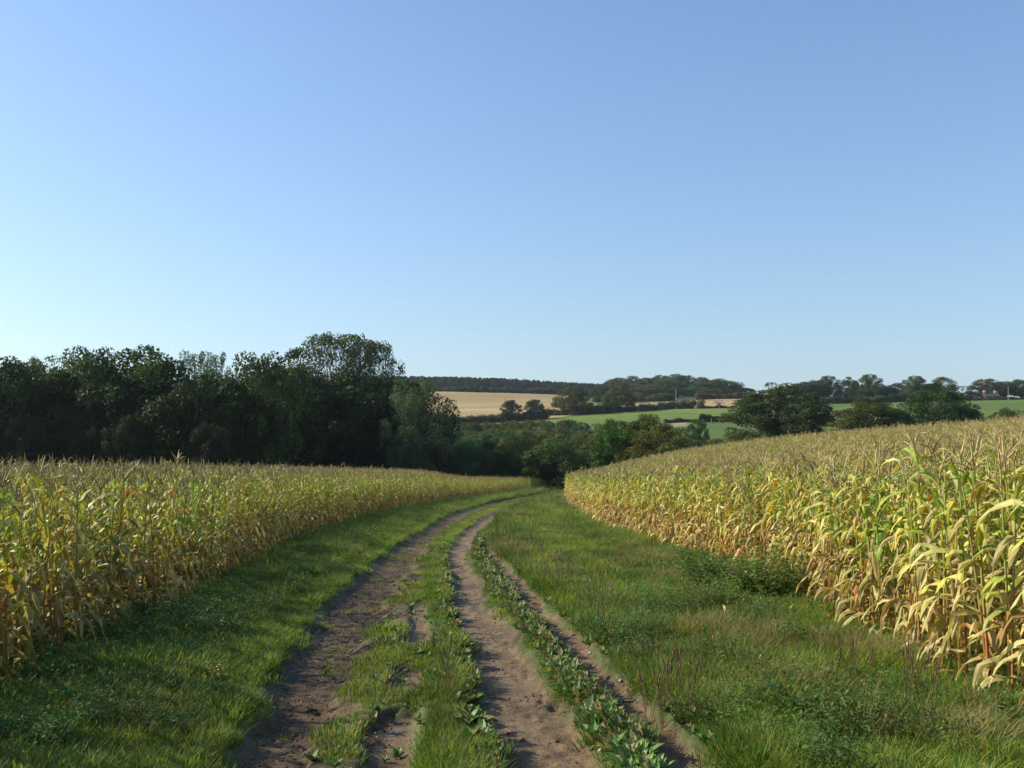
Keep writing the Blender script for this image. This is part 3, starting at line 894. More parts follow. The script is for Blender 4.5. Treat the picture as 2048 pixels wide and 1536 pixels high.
def small_weeds():
    """low leafy ground cover in both verges"""
    def dens(x, y):
        dirt = lane(x, y)[5]
        left = (x < f(y, LEFT0) - .25)
        right = (x > f(y, T1) + .25)
        patch = sstep(.50, .62, fbm(x * .9, y * .6, 141))
        return (left * (.16 + .34 * (x < f(y, LEFT0) - 1.0)) + right * .12) * patch * (1 - dirt)
    xy = sample_lane(dens, 26000, 3.2, 90, 12)
    n = len(xy)
    vs = []
    for k in range(4):
        ms, ml = herb(640 + k, 9, .22, .16, .03, per=12)
        mb = MB(); v, c, q, t, qm, tm = ml.arrays(); mb.add(v, q, t, c, 0); vs.append(mb)
    rot = np.stack([rng.normal(0, .1, n), rng.normal(0, .1, n), rng.uniform(0, 6.28, n)], 1)
    s = rng.uniform(.6, 1.3, n) * (1 + .006 * xy[:, 1])
    scatter("undergrowth", vs, [M['weed']], put(xy), rot, s, rng.integers(0, 4, n), label="low leafy weeds mixed through the verge grass")
small_weeds()

def clods():
    rg = np.random.default_rng(31)
    y = np.exp(rg.uniform(math.log(3.4), math.log(40), 46000)); x = rg.uniform(-3.2, 1.6, len(y))
    mudL, patch, thin, rut, third, dirt = lane(x, y)
    p = np.clip(mudL + patch * .7 + .28 * rut * sstep(.4, .6, fbm(x * 4, y * 3, 151)) + .12 * third, 0, 1) * (dirt > .4)
    k = rg.random(len(x)) < p * .8
    xy = np.stack([x[k], y[k]], 1); n = len(xy)
    vs = []
    for j in range(4):
        mb = MB(); blob(mb, (0, 0, .1), (1, 1, .6), (1, 1, 1), 6, 4, .3, rg); vs.append(mb)
    P = np.stack([xy[:, 0], xy[:, 1], T(xy[:, 0], xy[:, 1], True)], 1)
    s = .004 + .014 * rg.random(n) ** 2 * np.where(rg.random(n) < .05, 1.8, 1)
    rot = rg.uniform(0, 6.28, (n, 3)) * [.1, .1, 1]
    scatter("mud_clods", vs, [M['clod']], P, rot, s, rg.integers(0, 4, n), label="small crumbs of churned mud lying in the wheel tracks")
clods()

def grit():
    rg = np.random.default_rng(32)
    y = np.exp(rg.uniform(math.log(3.4), math.log(30), 9000)); x = rg.uniform(-3.2, 1.6, len(y))
    mudL, patch, thin, rut, third, dirt = lane(x, y)
    k = (rg.random(len(x)) < np.clip(thin + patch * .7 + .35 * third + .25 * rut + .25 * mudL, 0, 1)) & (dirt > .35)
    xy = np.stack([x[k], y[k]], 1); n = len(xy); vs = []
    for j in range(4):
        mb = MB(); blob(mb, (0, 0, .25), (1, .8, .6), [(1, 1, 1), (.6, .55, .5), (1.1, 1, .85), (.8, .75, .7)][j], 7, 5, .2, rg); vs.append(mb)
    P = np.stack([xy[:, 0], xy[:, 1], T(xy[:, 0], xy[:, 1], True)], 1)
    scatter("gravel", vs, [M['stone']], P, rg.uniform(0, 6.28, (n, 3)) * [.15, .15, 1], .0025 + .007 * rg.random(n) ** 3, rg.integers(0, 4, n), label="small pale grit scattered in the wheel tracks")
grit()

def fallen():
    rg = np.random.default_rng(61); vs = []
    for k in range(5):
        mb = MB()
        maize_leaf(mb, np.array([0, 0, .012]), rg.uniform(0, 6.28), .35, -.3, rg.uniform(.14, .3), .028, 1.0, rg.normal(0, 1.5), [TAN, PALE, BRN * 1.4, TAN * .8, PALE * .8][k], TAN, rg, 5)
        vs.append(mb)
    n = 620
    y = np.exp(rg.uniform(math.log(3.6), math.log(45), n))
    u = rg.random(n); e = rg.exponential(.28, n)
    x = np.where(u < .4, edgeL(y) + e, np.where(u < .85, edgeR(y) - e, rg.uniform(-2.2, 1.2, n)))
    xy = np.stack([x, y], 1); P = put(xy); P[:, 2] += np.where(u < .85, .03, .0)
    rot = np.stack([rg.normal(0, .25, n), rg.normal(0, .25, n), rg.uniform(0, 6.28, n)], 1)
    scatter("fallen_leaves", vs, [M['maize']], P, rot, rg.uniform(.5, 1.2, n) * np.where(u < .85, 1, .4), rg.integers(0, 5, n), label="dry fallen maize leaves lying in the grass along the field edges")
fallen()

# distinct weeds, one thing each
def weed_proto(seed, name="weed_clump", **kw):
    ms, ml = herb(seed, **kw)
    r = empty(name, (0, 0, 0))
    ms.build("stems", M['stalk'], r); ml.build("leaves", M['weed'], r)
    return r

def place(proto, first, x, y, s, rz, tint=None, sz=None):
    o = proto if first else copy_tree(proto)
    o.location = (x, y, float(T(x, y)) - .01)
    o.rotation_euler = (0, 0, rz)
    o.scale = (s, s, sz or s)
    if tint is not None: tint_tree(o, tint)
    return o

W_ = [weed_proto(700, stems=34, h=.42, spread=.34, leaf=.036, per=22), weed_proto(701, stems=30, h=.36, spread=.3, leaf=.045, per=20), weed_proto(702, stems=60, h=.5, spread=.42, leaf=.036, per=34)]
used = [True] * 3
def weed_at(px, row, s, label, group=None, k=None, tint=None):
    # the ground point is found on the near slope
    y = F * EYE / max(row - 960, 8.0); x = (px - 1024) / F * y
    k = rng.integers(3) if k is None else k
    o = place(W_[k], used[k], x, y, s, rng.uniform(0, 6.28), tint, s * (.72 if k == 2 else 1)); used[k] = False
    tag(o, label, "weed", group)
# left verge: dark leafy clumps in the maize's shade
for (px, row) in [(60, 1500), (150, 1440), (20, 1420), (250, 1470), (300, 1400), (120, 1370), (230, 1330), (330, 1290), (60, 1340), (200, 1400), (420, 1250),
                  (300, 1240), (380, 1330), (480, 1190), (420, 1200), (530, 1170), (560, 1130), (620, 1110), (500, 1230), (350, 1480), (660, 1085), (600, 1160), (10, 1530), (440, 1420), (700, 1070), (740, 1055)]:
    weed_at(px + rng.uniform(-12, 12), row, rng.uniform(.45, .85), "dark green leafy weed clump on the shaded left verge below the maize", "weed clumps on the left verge", tint=(1.0, 1.15, .85))
for (px, row, s) in [(1490, 1200, 1.5), (1535, 1203, 1.2), (1440, 1196, 1.15), (1395, 1205, .9), (1350, 1225, .7), (1420, 1225, .8)]:
    weed_at(px, row, s * 1.15, "tall bushy green weed against the edge of the right maize field", "bushy weeds by the right maize", k=2, tint=(1.4, 1.3, .95))
for (px, row) in [(1310, 1330), (1290, 1200), (1350, 1240), (1560, 1400), (1240, 1290), (1260, 1150), (1440, 1350), (1330, 1150), (1700, 1500), (1200, 1120), (1600, 1300), (1390, 1450)]:
    weed_at(px, row, rng.uniform(.55, .85), "small green weed clump in the sunny grass of the right verge", "weed clumps on the right verge", tint=(1.05, 1.05, .85))

# ragwort with yellow flowers
def ragwort():
    y = F * EYE / (1400 - 960); x = (435 - 1024) / F * y
    r = empty("flowering_weed", (x, y, float(T(x, y))))
    ms, ml = herb(760, stems=8, h=.22, spread=.1, leaf=.03, per=10)
    ms.build("stems", M['stalk'], r); ml.build("leaves", M['weed'], r)
    fl = MB(); rg = np.random.default_rng(5)
    for k in range(30):
        a = rg.uniform(0, 6.28); q = .10 * math.sqrt(rg.random())
        blob(fl, (math.cos(a) * q, math.sin(a) * q, .20 + rg.normal(0, .03)), (.010, .010, .005), (.62, .42, .03), 6, 3, .1, rg)
    fl.build("flowers", M['weed'], r)
    tag(r, "small weed with a head of yellow flowers beside the muddy left rut", "wildflower")
ragwort()

# dry brown seed stalks
def seed_stalk(seed):
    rg = np.random.default_rng(seed); r = empty("seed_stalk_clump", (0, 0, 0)); ms, mh = MB(), MB()
    for k in range(16):
        a = rg.uniform(0, 6.28); l = rg.uniform(.22, .42); tl = rg.uniform(.05, .45)
        b = np.array([rg.normal(0, .05), rg.normal(0, .05), -.02]); e = b + np.array([math.cos(a) * tl * l, math.sin(a) * tl * l, l])
        m_ = (b + e) / 2 + [0, 0, .03]
        c = np.array([.17, .108, .058]) * rg.uniform(.6, 1.4)
        tube(ms, [b, m_, e], [.0016, .0014, .001], 3, c)
        tube(mh, [b, m_, e * .62 + m_ * .38, e * .8 + m_ * .2, e * 1.0, e + (e - m_) * .12], [.0010, .0013, .0014, .0038, .0032, .001], 5, c * .9)
    ms.build("stems", M['stalk'], r); mh.build("seed_heads", M['stalk'], r)
    return r
S_ = [seed_stalk(720), seed_stalk(721), seed_stalk(722)]
sused = [True] * 3
spots = [(1000, 1120), (1020, 1095), (1040, 1130), (1060, 1150), (1035, 1080), (1075, 1120), (1090, 1170), (1100, 1140), (1120, 1200), (1140, 1185), (1060, 1100), (1010, 1075), (1160, 1230), (1185, 1200),
         (1300, 1440), (1340, 1420), (1380, 1460), (1200, 1260), (1390, 1400), (1250, 1240), (1530, 1330), (1700, 1410), (1840, 1450),
         (1220, 1300), (1130, 1160), (990, 1095), (890, 1400), (1960, 1480)]
for (px, row) in spots:
    y = F * EYE / (row - 960); x = (px - 1024) / F * y
    k = rng.integers(3)
    o = place(S_[k], sused[k], x, y, rng.uniform(.8, 1.3) * (1 + .01 * y), rng.uniform(0, 6.28)); sused[k] = False
    if row < 1240 and px < 1260:
        tag(o, "clump of reddish brown dead seed stalks beside the bend of the ruts", "dry weed", "dead stalks by the bend of the ruts")
    elif px < 950:
        tag(o, "few dry brown seed stalks on the grassy centre ridge of the track", "dry weed", "dead stalks on the centre ridge")
    else:
        tag(o, "clump of thin brown seed stalks in the right verge grass", "dry weed", "dead stalks in the right verge")

# pale stones on the track
def stones():
    rg = np.random.default_rng(41)
    first = None
    for i, (px, row) in enumerate([(1203, 1502), (933, 1408), (812, 1334), (812, 1410), (548, 1400), (795, 1450), (1180, 1300), (1168, 1300), (806, 1258), (810, 1262), (900, 1105), (1233, 1307), (1240, 1354), (740, 1376), (700, 1365), (1290, 1462)]):
        y = F * EYE / (row - 960); x = (px - 1024) / F * y
        if first is None:
            mb = MB(); blob(mb, (0, 0, 0), (1, .75, .5), (1, 1, 1), 10, 7, .10, rg)
            o = mb.build("stone", M['stone'], None, True); first = o
        else:
            o = first.copy(); col.objects.link(o)
        s = rg.uniform(.014, .026)
        o.scale = (s, s, s); o.rotation_euler = (0, 0, rg.uniform(0, 6.28))
        o.location = (x, y, float(T(x, y, True)) + s * .2)
        if i == 0:
            s = .036; o.scale = (s, s, s); tag(o, "largest pale stone, in the plantain strip by the right rut", "stone", "pale stones along the ruts")
        elif px < 850: tag(o, "small pale stone pressed into the dirt left of the centre ridge", "stone", "pale stones along the ruts")
        elif px < 950: tag(o, "small pale stone on the centre grass ridge of the track", "stone", "pale stones along the ruts")
        else: tag(o, "small pale stone at the edge of the right-hand ruts", "stone", "pale stones along the ruts")
stones()

# ------------------------------------------------------------------ trees
def tree_geo(seed, H=10., R_=4.2, zb=.22, npuff=46, pr=1.15, nl=230, leaf=.26, c0=(.045, .075, .018), c1=(.075, .105, .025), shape='dome', trunk_r=.28, hole=0., lean=0., accent=None, flat=.8, zcf=.12):
    rg = np.random.default_rng(seed)
    tr, lf = MB(), MB()
    puffs = []
    if shape in ('dome', 'bush'):
        zc = H * (.5 + zb * .5) if shape == 'dome' else H * zcf
        hz = (H - zc)
        for k in range(npuff):
            r_ = pr * rg.uniform(.6, 1.25)
            d = rg.normal(0, 1, 3); d /= np.linalg.norm(d)
            if shape == 'bush' and d[2] < -.1 - zcf * .6: d[2] = -d[2]
            lump = .78 + .44 * vnoise(math.atan2(d[1], d[0]) * 1.5 + seed * 3.7, d[2] * 2.2 + 5, seed)
            q = lump * (1 - .55 * r_ / R_) if rg.random() < .72 else lump * rg.uniform(.25, .75)
            x, y, z = d[0] * R_ * q, d[1] * R_ * q, zc + d[2] * (hz if d[2] > 0 else min(hz, zc - zb * H)) * min(q, 1 - .5 * r_ / hz)
            if hole and rg.random() < hole: continue
            puffs.append((x + lean * z, y, max(z, r_ * .3), r_))
    tries = 0
    while shape not in ('dome', 'bush') and len(puffs) < npuff and tries < 6000:
        tries += 1
        a = rg.uniform(0, 6.28); t = rg.random(); rad = rg.random() ** .42
        if shape == 'umbrella':
            z = H * (.55 + .45 * t ** .7); prof = math.sqrt(max(0, 1 - ((z / H - .66) / .36) ** 2))
        elif shape == 'tall':
            z = zb * H + (1 - zb) * H * t; prof = .9 * (1 - abs(z / H - .55) ** 1.7 * 2.2)
        elif shape == 'cone':
            z = zb * H + (1 - zb) * H * t; prof = 1.0 * (1 - (z / H)) + .05
        prof = max(prof, .08) * (0.72 + .5 * vnoise(a * 1.3 + seed, z / H * 3.0, seed))
        x = R_ * prof * rad * math.cos(a) + lean * z; y = R_ * prof * rad * math.sin(a)
        r_ = pr * rg.uniform(.6, 1.25) * (1 - .35 * (z / H) ** 2)
        z = min(z, H - r_ * .75)
        if hole and rg.random() < hole and rad < .75: continue
        puffs.append((x, y, max(z, r_ * .4), r_))
    # trunk
    th = H * {'cone': .75, 'umbrella': .34}.get(shape, .55)
    zz = np.linspace(-.4, th, 7)
    bx = np.cumsum(rg.normal(0, .10, 7)) * H / 10 + lean * zz; by = np.cumsum(rg.normal(0, .10, 7)) * H / 10
    bx -= bx[0]; by -= by[0]
    tp = np.stack([bx, by, zz], 1)
    tube(tr, tp, trunk_r * np.array([1.35, 1.0, .85, .72, .6, .45, .25]), 8)
    for (x, y, z, r_) in puffs:
        zc = min(z * rg.uniform(.35, .7), th)
        b = np.array([np.interp(zc, zz, bx), np.interp(zc, zz, by), zc]); e = np.array([x, y, z])
        mid = b * .45 + e * .55 + np.array([0, 0, -.12 * np.linalg.norm(e - b) + rg.normal(0, .1)]) + rg.normal(0, .12, 3)
        r0 = trunk_r * rg.uniform(.22, .4) * min(1, math.sqrt(40 / npuff))
        tube(tr, [b, b * .6 + mid * .4, mid, mid * .5 + e * .5 + rg.normal(0, .1, 3), e], r0 * np.array([1, .85, .65, .4, .15]), 5)
        for _ in range(3):
            e2 = e + rg.normal(0, .6, 3) * r_
            tube(tr, [mid * .3 + e * .7, (mid * .3 + e * .7 + e2) / 2 + rg.normal(0, .08, 3), e2], r0 * np.array([.35, .22, .08]), 3)
    # leaves, in clumps
    c0 = np.array(c0); c1 = np.array(c1)
    for (x, y, z, r_) in puffs:
        n = int(nl * (r_ / pr) ** 2)
        d = rg.normal(0, 1, (n, 3)); d /= np.linalg.norm(d, axis=1)[:, None]
        d[:, 2] = np.where((d[:, 2] < -.35) & (rg.random(n) < .5), -d[:, 2], d[:, 2])
        # sub clumps break the sphere up
        sub = rg.normal(0, 1, (9, 3)); sub /= np.linalg.norm(sub, axis=1)[:, None]
        near = (d @ sub.T).max(1)
        rr = r_ * (.45 + .62 * rg.random(n) ** .5) * (.80 + .27 * near)
        P = np.array([x, y, z]) + d * rr[:, None] * np.array([1, 1, flat])
        nrm = d * .7 + np.array([0, 0, .5]) + rg.normal(0, .55, (n, 3)); nrm /= np.linalg.norm(nrm, axis=1)[:, None]
        t1 = np.cross(nrm, rg.normal(0, 1, (n, 3))); t1 /= np.linalg.norm(t1, axis=1)[:, None] + 1e-9
        t2 = np.cross(nrm, t1)
        s = leaf * rg.uniform(.55, 1.3, (n, 1))
        v = np.stack([P - t1 * s * .6, P - t2 * s * .38, P + t1 * s * .6, P + t2 * s * .38], 1).reshape(-1, 3)
        q = np.arange(n * 4).reshape(n, 4)
        k = np.clip(rg.random() * .7 + rg.normal(0, .22, n), 0, 1)[:, None]
        c = c0 * (1 - k) + c1 * k
        if accent is not None and rg.random() < accent[1]:
            c = c * .35 + np.array(accent[0]) * .65 * rg.uniform(.6, 1.2, (n, 1))
        lf.add(v, q, None, np.repeat(c, 4, 0))
    return tr, lf

TP = {}
def tproto(key, name, **kw):
    H = kw.get('H', 10.)
    tr, lf = tree_geo(**kw)
    TP[key] = dict(name=name, tr=tr.mesh("trunk", M['bark'], True), lf=lf.mesh("crown", M['tree']), H=H, R=kw.get('R_', 4.2))

tproto('round1', 'broadleaf_tree', seed=1, npuff=85, pr=1.2, nl=230, leaf=.25, zb=.08)
tproto('round2', 'broadleaf_tree', seed=2, npuff=95, pr=1.15, nl=220, leaf=.24, R_=4.6, zb=.05, c0=(.04, .07, .015), c1=(.085, .11, .022))
tproto('round3', 'broadleaf_tree', seed=3, npuff=85, pr=1.0, nl=190, leaf=.21, R_=4.0, hole=.15, zb=.08, c0=(.055, .08, .022), c1=(.09, .11, .03))
tproto('oak1', 'broadleaf_tree', seed=4, R_=5.2, zb=.0, npuff=140, pr=.98, nl=240, leaf=.22, shape='bush', trunk_r=.35, c0=(.04, .065, .018), c1=(.08, .10, .025), accent=((.13, .095, .02), .05))
tproto('oak2', 'broadleaf_tree', seed=5, R_=5.0, zb=.0, npuff=130, pr=.98, nl=230, leaf=.22, shape='bush', trunk_r=.35, c0=(.035, .06, .018), c1=(.07, .09, .025), hole=.08)
tproto('oak3', 'broadleaf_tree', seed=15, R_=4.8, zb=.02, shape='bush', zcf=.34, npuff=100, pr=.95, nl=210, leaf=.24, trunk_r=.45, c0=(.035, .06, .018), c1=(.07, .09, .025), hole=.15)
tproto('open', 'broadleaf_tree', seed=6, R_=5.0, npuff=110, pr=.8, nl=130, leaf=.17, shape='umbrella', hole=.1, trunk_r=.22, c0=(.06, .08, .03), c1=(.10, .11, .04))
tproto('airy', 'broadleaf_tree', seed=7, R_=3.6, npuff=60, pr=.78, nl=180, leaf=.17, zb=.35, shape='tall', c0=(.07, .11, .05), c1=(.11, .15, .07), hole=.1)
tproto('ivy', 'broadleaf_tree', seed=8, R_=3.9, npuff=100, pr=.8, nl=170, leaf=.16, zb=.02, shape='dome', c0=(.05, .08, .035), c1=(.09, .12, .05), hole=.1)
tproto('bush1', 'shrub', seed=9, H=5., R_=3.2, npuff=130, pr=.55, nl=190, leaf=.12, shape='bush', trunk_r=.1, c0=(.05, .07, .02), c1=(.09, .11, .035))
tproto('bush2', 'shrub', seed=10, H=5., R_=3.4, npuff=140, pr=.52, nl=190, leaf=.11, shape='bush', trunk_r=.1, c0=(.055, .065, .02), c1=(.11, .11, .03), accent=((.15, .10, .04), .05))
tproto('bush3', 'shrub', seed=11, H=5., R_=3.0, npuff=130, pr=.5, nl=180, leaf=.115, shape='bush', trunk_r=.1, c0=(.03, .06, .02), c1=(.06, .10, .03))
tproto('beech', 'broadleaf_tree', seed=13, R_=5.0, zb=.02, shape='bush', zcf=.32, npuff=130, pr=.9, nl=210, leaf=.21, c0=(.045, .07, .018), c1=(.09, .11, .025), accent=((.16, .13, .03), .1), hole=.0, trunk_r=.4)
for key in TP:
    vs_ = np.empty(len(TP[key]['lf'].vertices) * 3, np.float32); TP[key]['lf'].vertices.foreach_get("co", vs_)
    vs_ = vs_.reshape(-1, 3)
    TP[key]['W'] = float(np.percentile(vs_[:, 0], 99) - np.percentile(vs_[:, 0], 1)); TP[key]['HT'] = float(np.percentile(vs_[:, 2], 99.8))
    TP[key]['cx'] = float((np.percentile(vs_[:, 0], 99) + np.percentile(vs_[:, 0], 1)) / 2)

def tree(key, x, y, H, W, label, cat="tree", group=None, tint=(1, 1, 1), rz=None, name=None, bark=None):
    p = TP[key]
    rz = rng.uniform(0, 6.28) if rz is None else rz
    r = empty(name or p['name'], (x, y, float(T(x, y)) - .05), rz)
    sx = W / p['W']; sz = H / p['HT']
    r.scale = (sx, sx, sz)
    a = bpy.data.objects.new("trunk", p['tr']); b = bpy.data.objects.new("crown" if cat == "tree" else "foliage", p['lf'])
    for o in (a, b): col.objects.link(o); o.parent = r
    b.color = (*tint, 1)
    tag(r, label, cat, group)
    return r

def tree_px(key, px, d, top, wpx, label, **kw):
    """a tree standing at distance d whose height and spread are given by the angles it fills"""
    x = (px - 1024) / F * d
    zt = EYE - (top - HZ) * d / F
    H = zt - float(T(x, d)) + .05
    return tree(key, x, d, max(H, 1.0), wpx * d / F, label, **kw)

# --- the dark wood beyond the left field: the trees that make its outline, tints lifted to suggest sunlit tops
DK_ = (.72, .78, .72)
tree_px('round1', -30, 98, 700, 180, "dark tree at the left end of the wood, cut by the photo edge", tint=(0.77, 0.84, 0.74))
tree_px('round3', 60, 104, 728, 180, "brownish thin-leaved tree beside the left end of the wood", tint=(0.82, 0.90, 0.74))
tree_px('airy', 95, 110, 712, 108, "wispy tree top between the brownish tree and the big dome of the wood", tint=(0.95, 1.06, 0.84))
tree_px('round2', 175, 103, 698, 180, "left half of the big dark green domed tree pair in the wood", tint=(0.90, 1.06, 0.79))
tree_px('round1', 275, 104, 695, 198, "right half of the big dark green domed tree pair in the wood", tint=(0.79, 1.02, 0.74))
tree_px('airy', 388, 128, 702, 70, "left of the two light airy treetops rising above the wood", tint=(1.15, 1.28, 1.28))
tree_px('airy', 432, 126, 704, 62, "right of the two light airy treetops rising above the wood", tint=(1.15, 1.28, 1.28))
tree_px('round3', 415, 106, 742, 130, "low dark tree filling the dip in the middle of the wood", tint=(0.84, 0.95, 0.79))
tree_px('round2', 520, 105, 708, 160, "olive green rounded tree left of the tallest tree of the wood", tint=(1.00, 1.10, 0.90))
tree_px('oak2', 590, 126, 700, 180, "wide rounded tree touching the tallest tree of the wood", tint=(0.95, 1.06, 0.90))
tree_px('open', 672, 136, 668, 195, "tallest tree of the wood with bare limbs showing under its flat crown", tint=(0.95, 1.06, 0.95), rz=0.4)
tree_px('open', 742, 139, 682, 125, "smaller flat-topped tree with bare limbs at the right of the tallest tree", tint=(0.95, 1.06, 0.95), rz=2.1)
tree_px('round1', 700, 133, 752, 200, "dark leafy tree below the flat-topped crowns of the wood", tint=(0.79, 0.90, 0.74))
tree_px('round3', 800, 142, 758, 150, "low dark tree between the wood and the leaning ivy-clad tree", tint=(0.74, 0.90, 0.74))
tree_px('ivy', 826, 124, 755, 130, "ivy-clad tree with grey-green crown at the right end of the wood", tint=(1.35, 1.4, 1.25), rz=1.0)
tree_px('bush3', 815, 121, 855, 90, "grey-green bush at the foot of the ivy-clad tree", cat="shrub", tint=(1.2, 1.25, 1.3))
wg = "trees filling the shaded inside of the wood"  # dark tints paint the wood's inner shade into the leaf colour
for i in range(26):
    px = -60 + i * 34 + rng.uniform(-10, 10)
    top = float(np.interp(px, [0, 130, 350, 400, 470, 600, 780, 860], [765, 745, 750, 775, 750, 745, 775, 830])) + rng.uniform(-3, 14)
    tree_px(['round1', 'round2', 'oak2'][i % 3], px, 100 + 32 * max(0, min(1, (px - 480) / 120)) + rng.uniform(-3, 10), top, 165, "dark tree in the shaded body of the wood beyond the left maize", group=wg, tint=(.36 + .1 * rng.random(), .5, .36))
wb = "bushes along the foot of the wood"  # foliage tinted dark to stand for the shade under the trees
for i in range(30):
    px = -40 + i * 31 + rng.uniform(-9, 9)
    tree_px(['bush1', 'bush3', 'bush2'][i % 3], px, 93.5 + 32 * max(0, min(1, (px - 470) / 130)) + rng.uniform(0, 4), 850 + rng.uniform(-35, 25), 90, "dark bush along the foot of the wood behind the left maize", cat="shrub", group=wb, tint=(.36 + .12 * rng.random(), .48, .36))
for i in range(18):  # back trees, leaf colour dimmed as if in the wood's shade
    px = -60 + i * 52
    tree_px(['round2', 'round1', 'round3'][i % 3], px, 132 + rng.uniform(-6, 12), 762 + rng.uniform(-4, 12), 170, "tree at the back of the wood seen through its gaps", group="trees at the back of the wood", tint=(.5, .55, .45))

# --- the scrub in the valley where the lane disappears
V = [  # key, px, d, top, width px, label, tint
 ('bush1', 1128, 128, 872, 135, "large rounded grey-green willow bush where the lane disappears", (0.94, 1.13, 0.88)),
 ('bush1', 1060, 134, 880, 110, "rounded olive bush left of the large willow bush", (0.90, 0.98, 0.70)),
 ('bush2', 985, 140, 884, 110, "brownish green bush in the middle of the valley scrub", (0.82, 0.93, 0.70)),
 ('bush3', 925, 130, 890, 100, "dark green bush right of the ivy-clad tree", (0.82, 1.08, 0.97)),
 ('bush1', 1180, 138, 905, 80, "low dark bush between the willow bush and the right maize", (0.66, 0.88, 0.70)),
 ('bush2', 1040, 160, 862, 110, "yellowish bush behind the rounded olive bush", (1.02, 1.13, 0.70)),
 ('bush2', 1120, 165, 858, 100, "russet-tinged bush behind the large willow bush", (1.07, 0.98, 0.70)),
 ('bush3', 1000, 185, 862, 110, "dark bush below the pale pasture strip", (0.74, 1.08, 0.88)),
 ('bush3', 905, 175, 862, 90, "dark green gorse-like bush beside the ivy-clad tree", (0.74, 1.13, 0.97)),
 ('oak2', 1235, 124, 836, 85, "dark ivy-green tree at the left of the autumn-coloured bushes", (0.74, 1.13, 0.62)),
 ('oak1', 1285, 134, 822, 90, "tree with orange autumn leaves above the right maize", (1.23, 0.98, 0.62)),
 ('bush2', 1330, 122, 842, 120, "wide yellowish brown bush above the left end of the right maize", (1.27, 1.23, 0.70)),
 ('bush2', 1215, 140, 832, 90, "olive brown bush behind the dark ivy-green tree", (1.15, 1.18, 0.70)),
 ('bush2', 1375, 125, 868, 80, "low brown bush at the right of the yellowish brown bush", (1.07, 1.03, 0.66)),
 ('bush3', 1393, 210, 838, 34, "small lone dark bush below the dry corner of the pasture", (0.90, 1.23, 1.14)),
 ('bush2', 1425, 135, 872, 70, "low russet bush line behind the right maize, left piece", (1.15, 1.08, 0.66)),
 ('bush2', 1480, 138, 862, 80, "low olive bush at the foot of the left oak", (1.07, 1.13, 0.70)),
]
for key, px, d, top, w, lab, tn in V:
    tn = (1.2 * tn[0], 1.25 * tn[1], 1.1 * tn[2])
    tree_px(key, px, d, top + (8 if px > 1200 and d < 150 else 0), w * (1.65 if px > 1190 else 1.3), lab, cat="tree" if key.startswith('o') else "shrub", tint=tn)
vg = "scrub bushes on the valley side"
for i in range(130):
    px = rng.uniform(855, 1225); d = math.sqrt(rng.uniform(165 ** 2, 336 ** 2))
    if d > np.interp(px, [860, 1000, 1110, 1200, 1225], [320, 330, 336, 284, 265]): continue
    x = (px - 1024) / F * d
    tn = [(1.6, 1.45, .8), (1.1, 1.3, .85), (1.45, 1.35, .8), (1.0, 1.2, .85), (1.75, 1.4, .85)][i % 5]
    h = rng.uniform(2.4, 4.2)
    if d > 265: h = min(h, 3.0)
    if d > 305: h = min(h, 2.2)
    tree(['bush1', 'bush2', 'bush3'][i % 3], x, d, h, h * rng.uniform(1.5, 2.2), "scrubby bush in the thicket between the lane and the far pasture", cat="shrub", group=vg, tint=tn)
fg = "bushes at the far foot of the maize"
for i in range(14):
    px = 880 + i * 27 + rng.uniform(-6, 6)
    tree_px(['bush3', 'bush1'][i % 2], px, 131 + rng.uniform(0, 7), 915 + rng.uniform(-12, 14), 75, "low dark bush behind the far rows of maize", cat="shrub", group=fg, tint=(1.15, 1.25, .95))

# --- the three oaks and bush beyond the right field
tree_px('oak1', 1550, 185, 768, 195, "broad dark oak, left of the three big trees behind the right maize", tint=(.95, 1.0, .8), rz=0.3)
tree_px('oak1', 1736, 165, 796, 150, "brown-tinged round tree in the middle of the three big trees", tint=(1.15, 1.05, .8), rz=2.0)
tree_px('oak2', 1880, 170, 768, 178, "tall dark green tree, right of the three big trees behind the maize", tint=(.9, 1.15, .8), rz=1.2)
tree_px('bush3', 1925, 168, 818, 70, "low dark green spreading bush at the right side of the tall dark green tree", cat="shrub", tint=(.9, 1.15, .8))
tree_px('bush1', 2020, 150, 816, 85, "round olive bush at the right edge behind the maize", cat="shrub", tint=(1.1, 1.1, .8))
tree_px('bush2', 1975, 148, 838, 50, "small dark bush left of the round olive bush", cat="shrub", tint=(.9, 1.0, .8))
tree_px('bush3', 1612, 150, 868, 60, "small dark bush between the left oak and the brown-tinged tree", cat="shrub", tint=(.8, .9, .8))

# --- trees of the far slope
tree_px('beech', 1147, 395, 774, 76, "big domed tree with pale limbs at the corner of the stubble field", tint=(1.05, 1.1, .9), rz=.5)
tree_px('beech', 1237, 400, 773, 66, "rounded tree with yellowing top right of the big domed tree", tint=(1.2, 1.15, .8), rz=1.9)
tree_px('oak3', 1022, 372, 800, 44, "left of the two small oaks standing before the stubble field", tint=(.9, 1.0, .9), rz=1.0)
tree_px('oak3', 1069, 378, 799, 42, "right of the two small oaks standing before the stubble field", tint=(.95, 1.0, .9), rz=2.2)

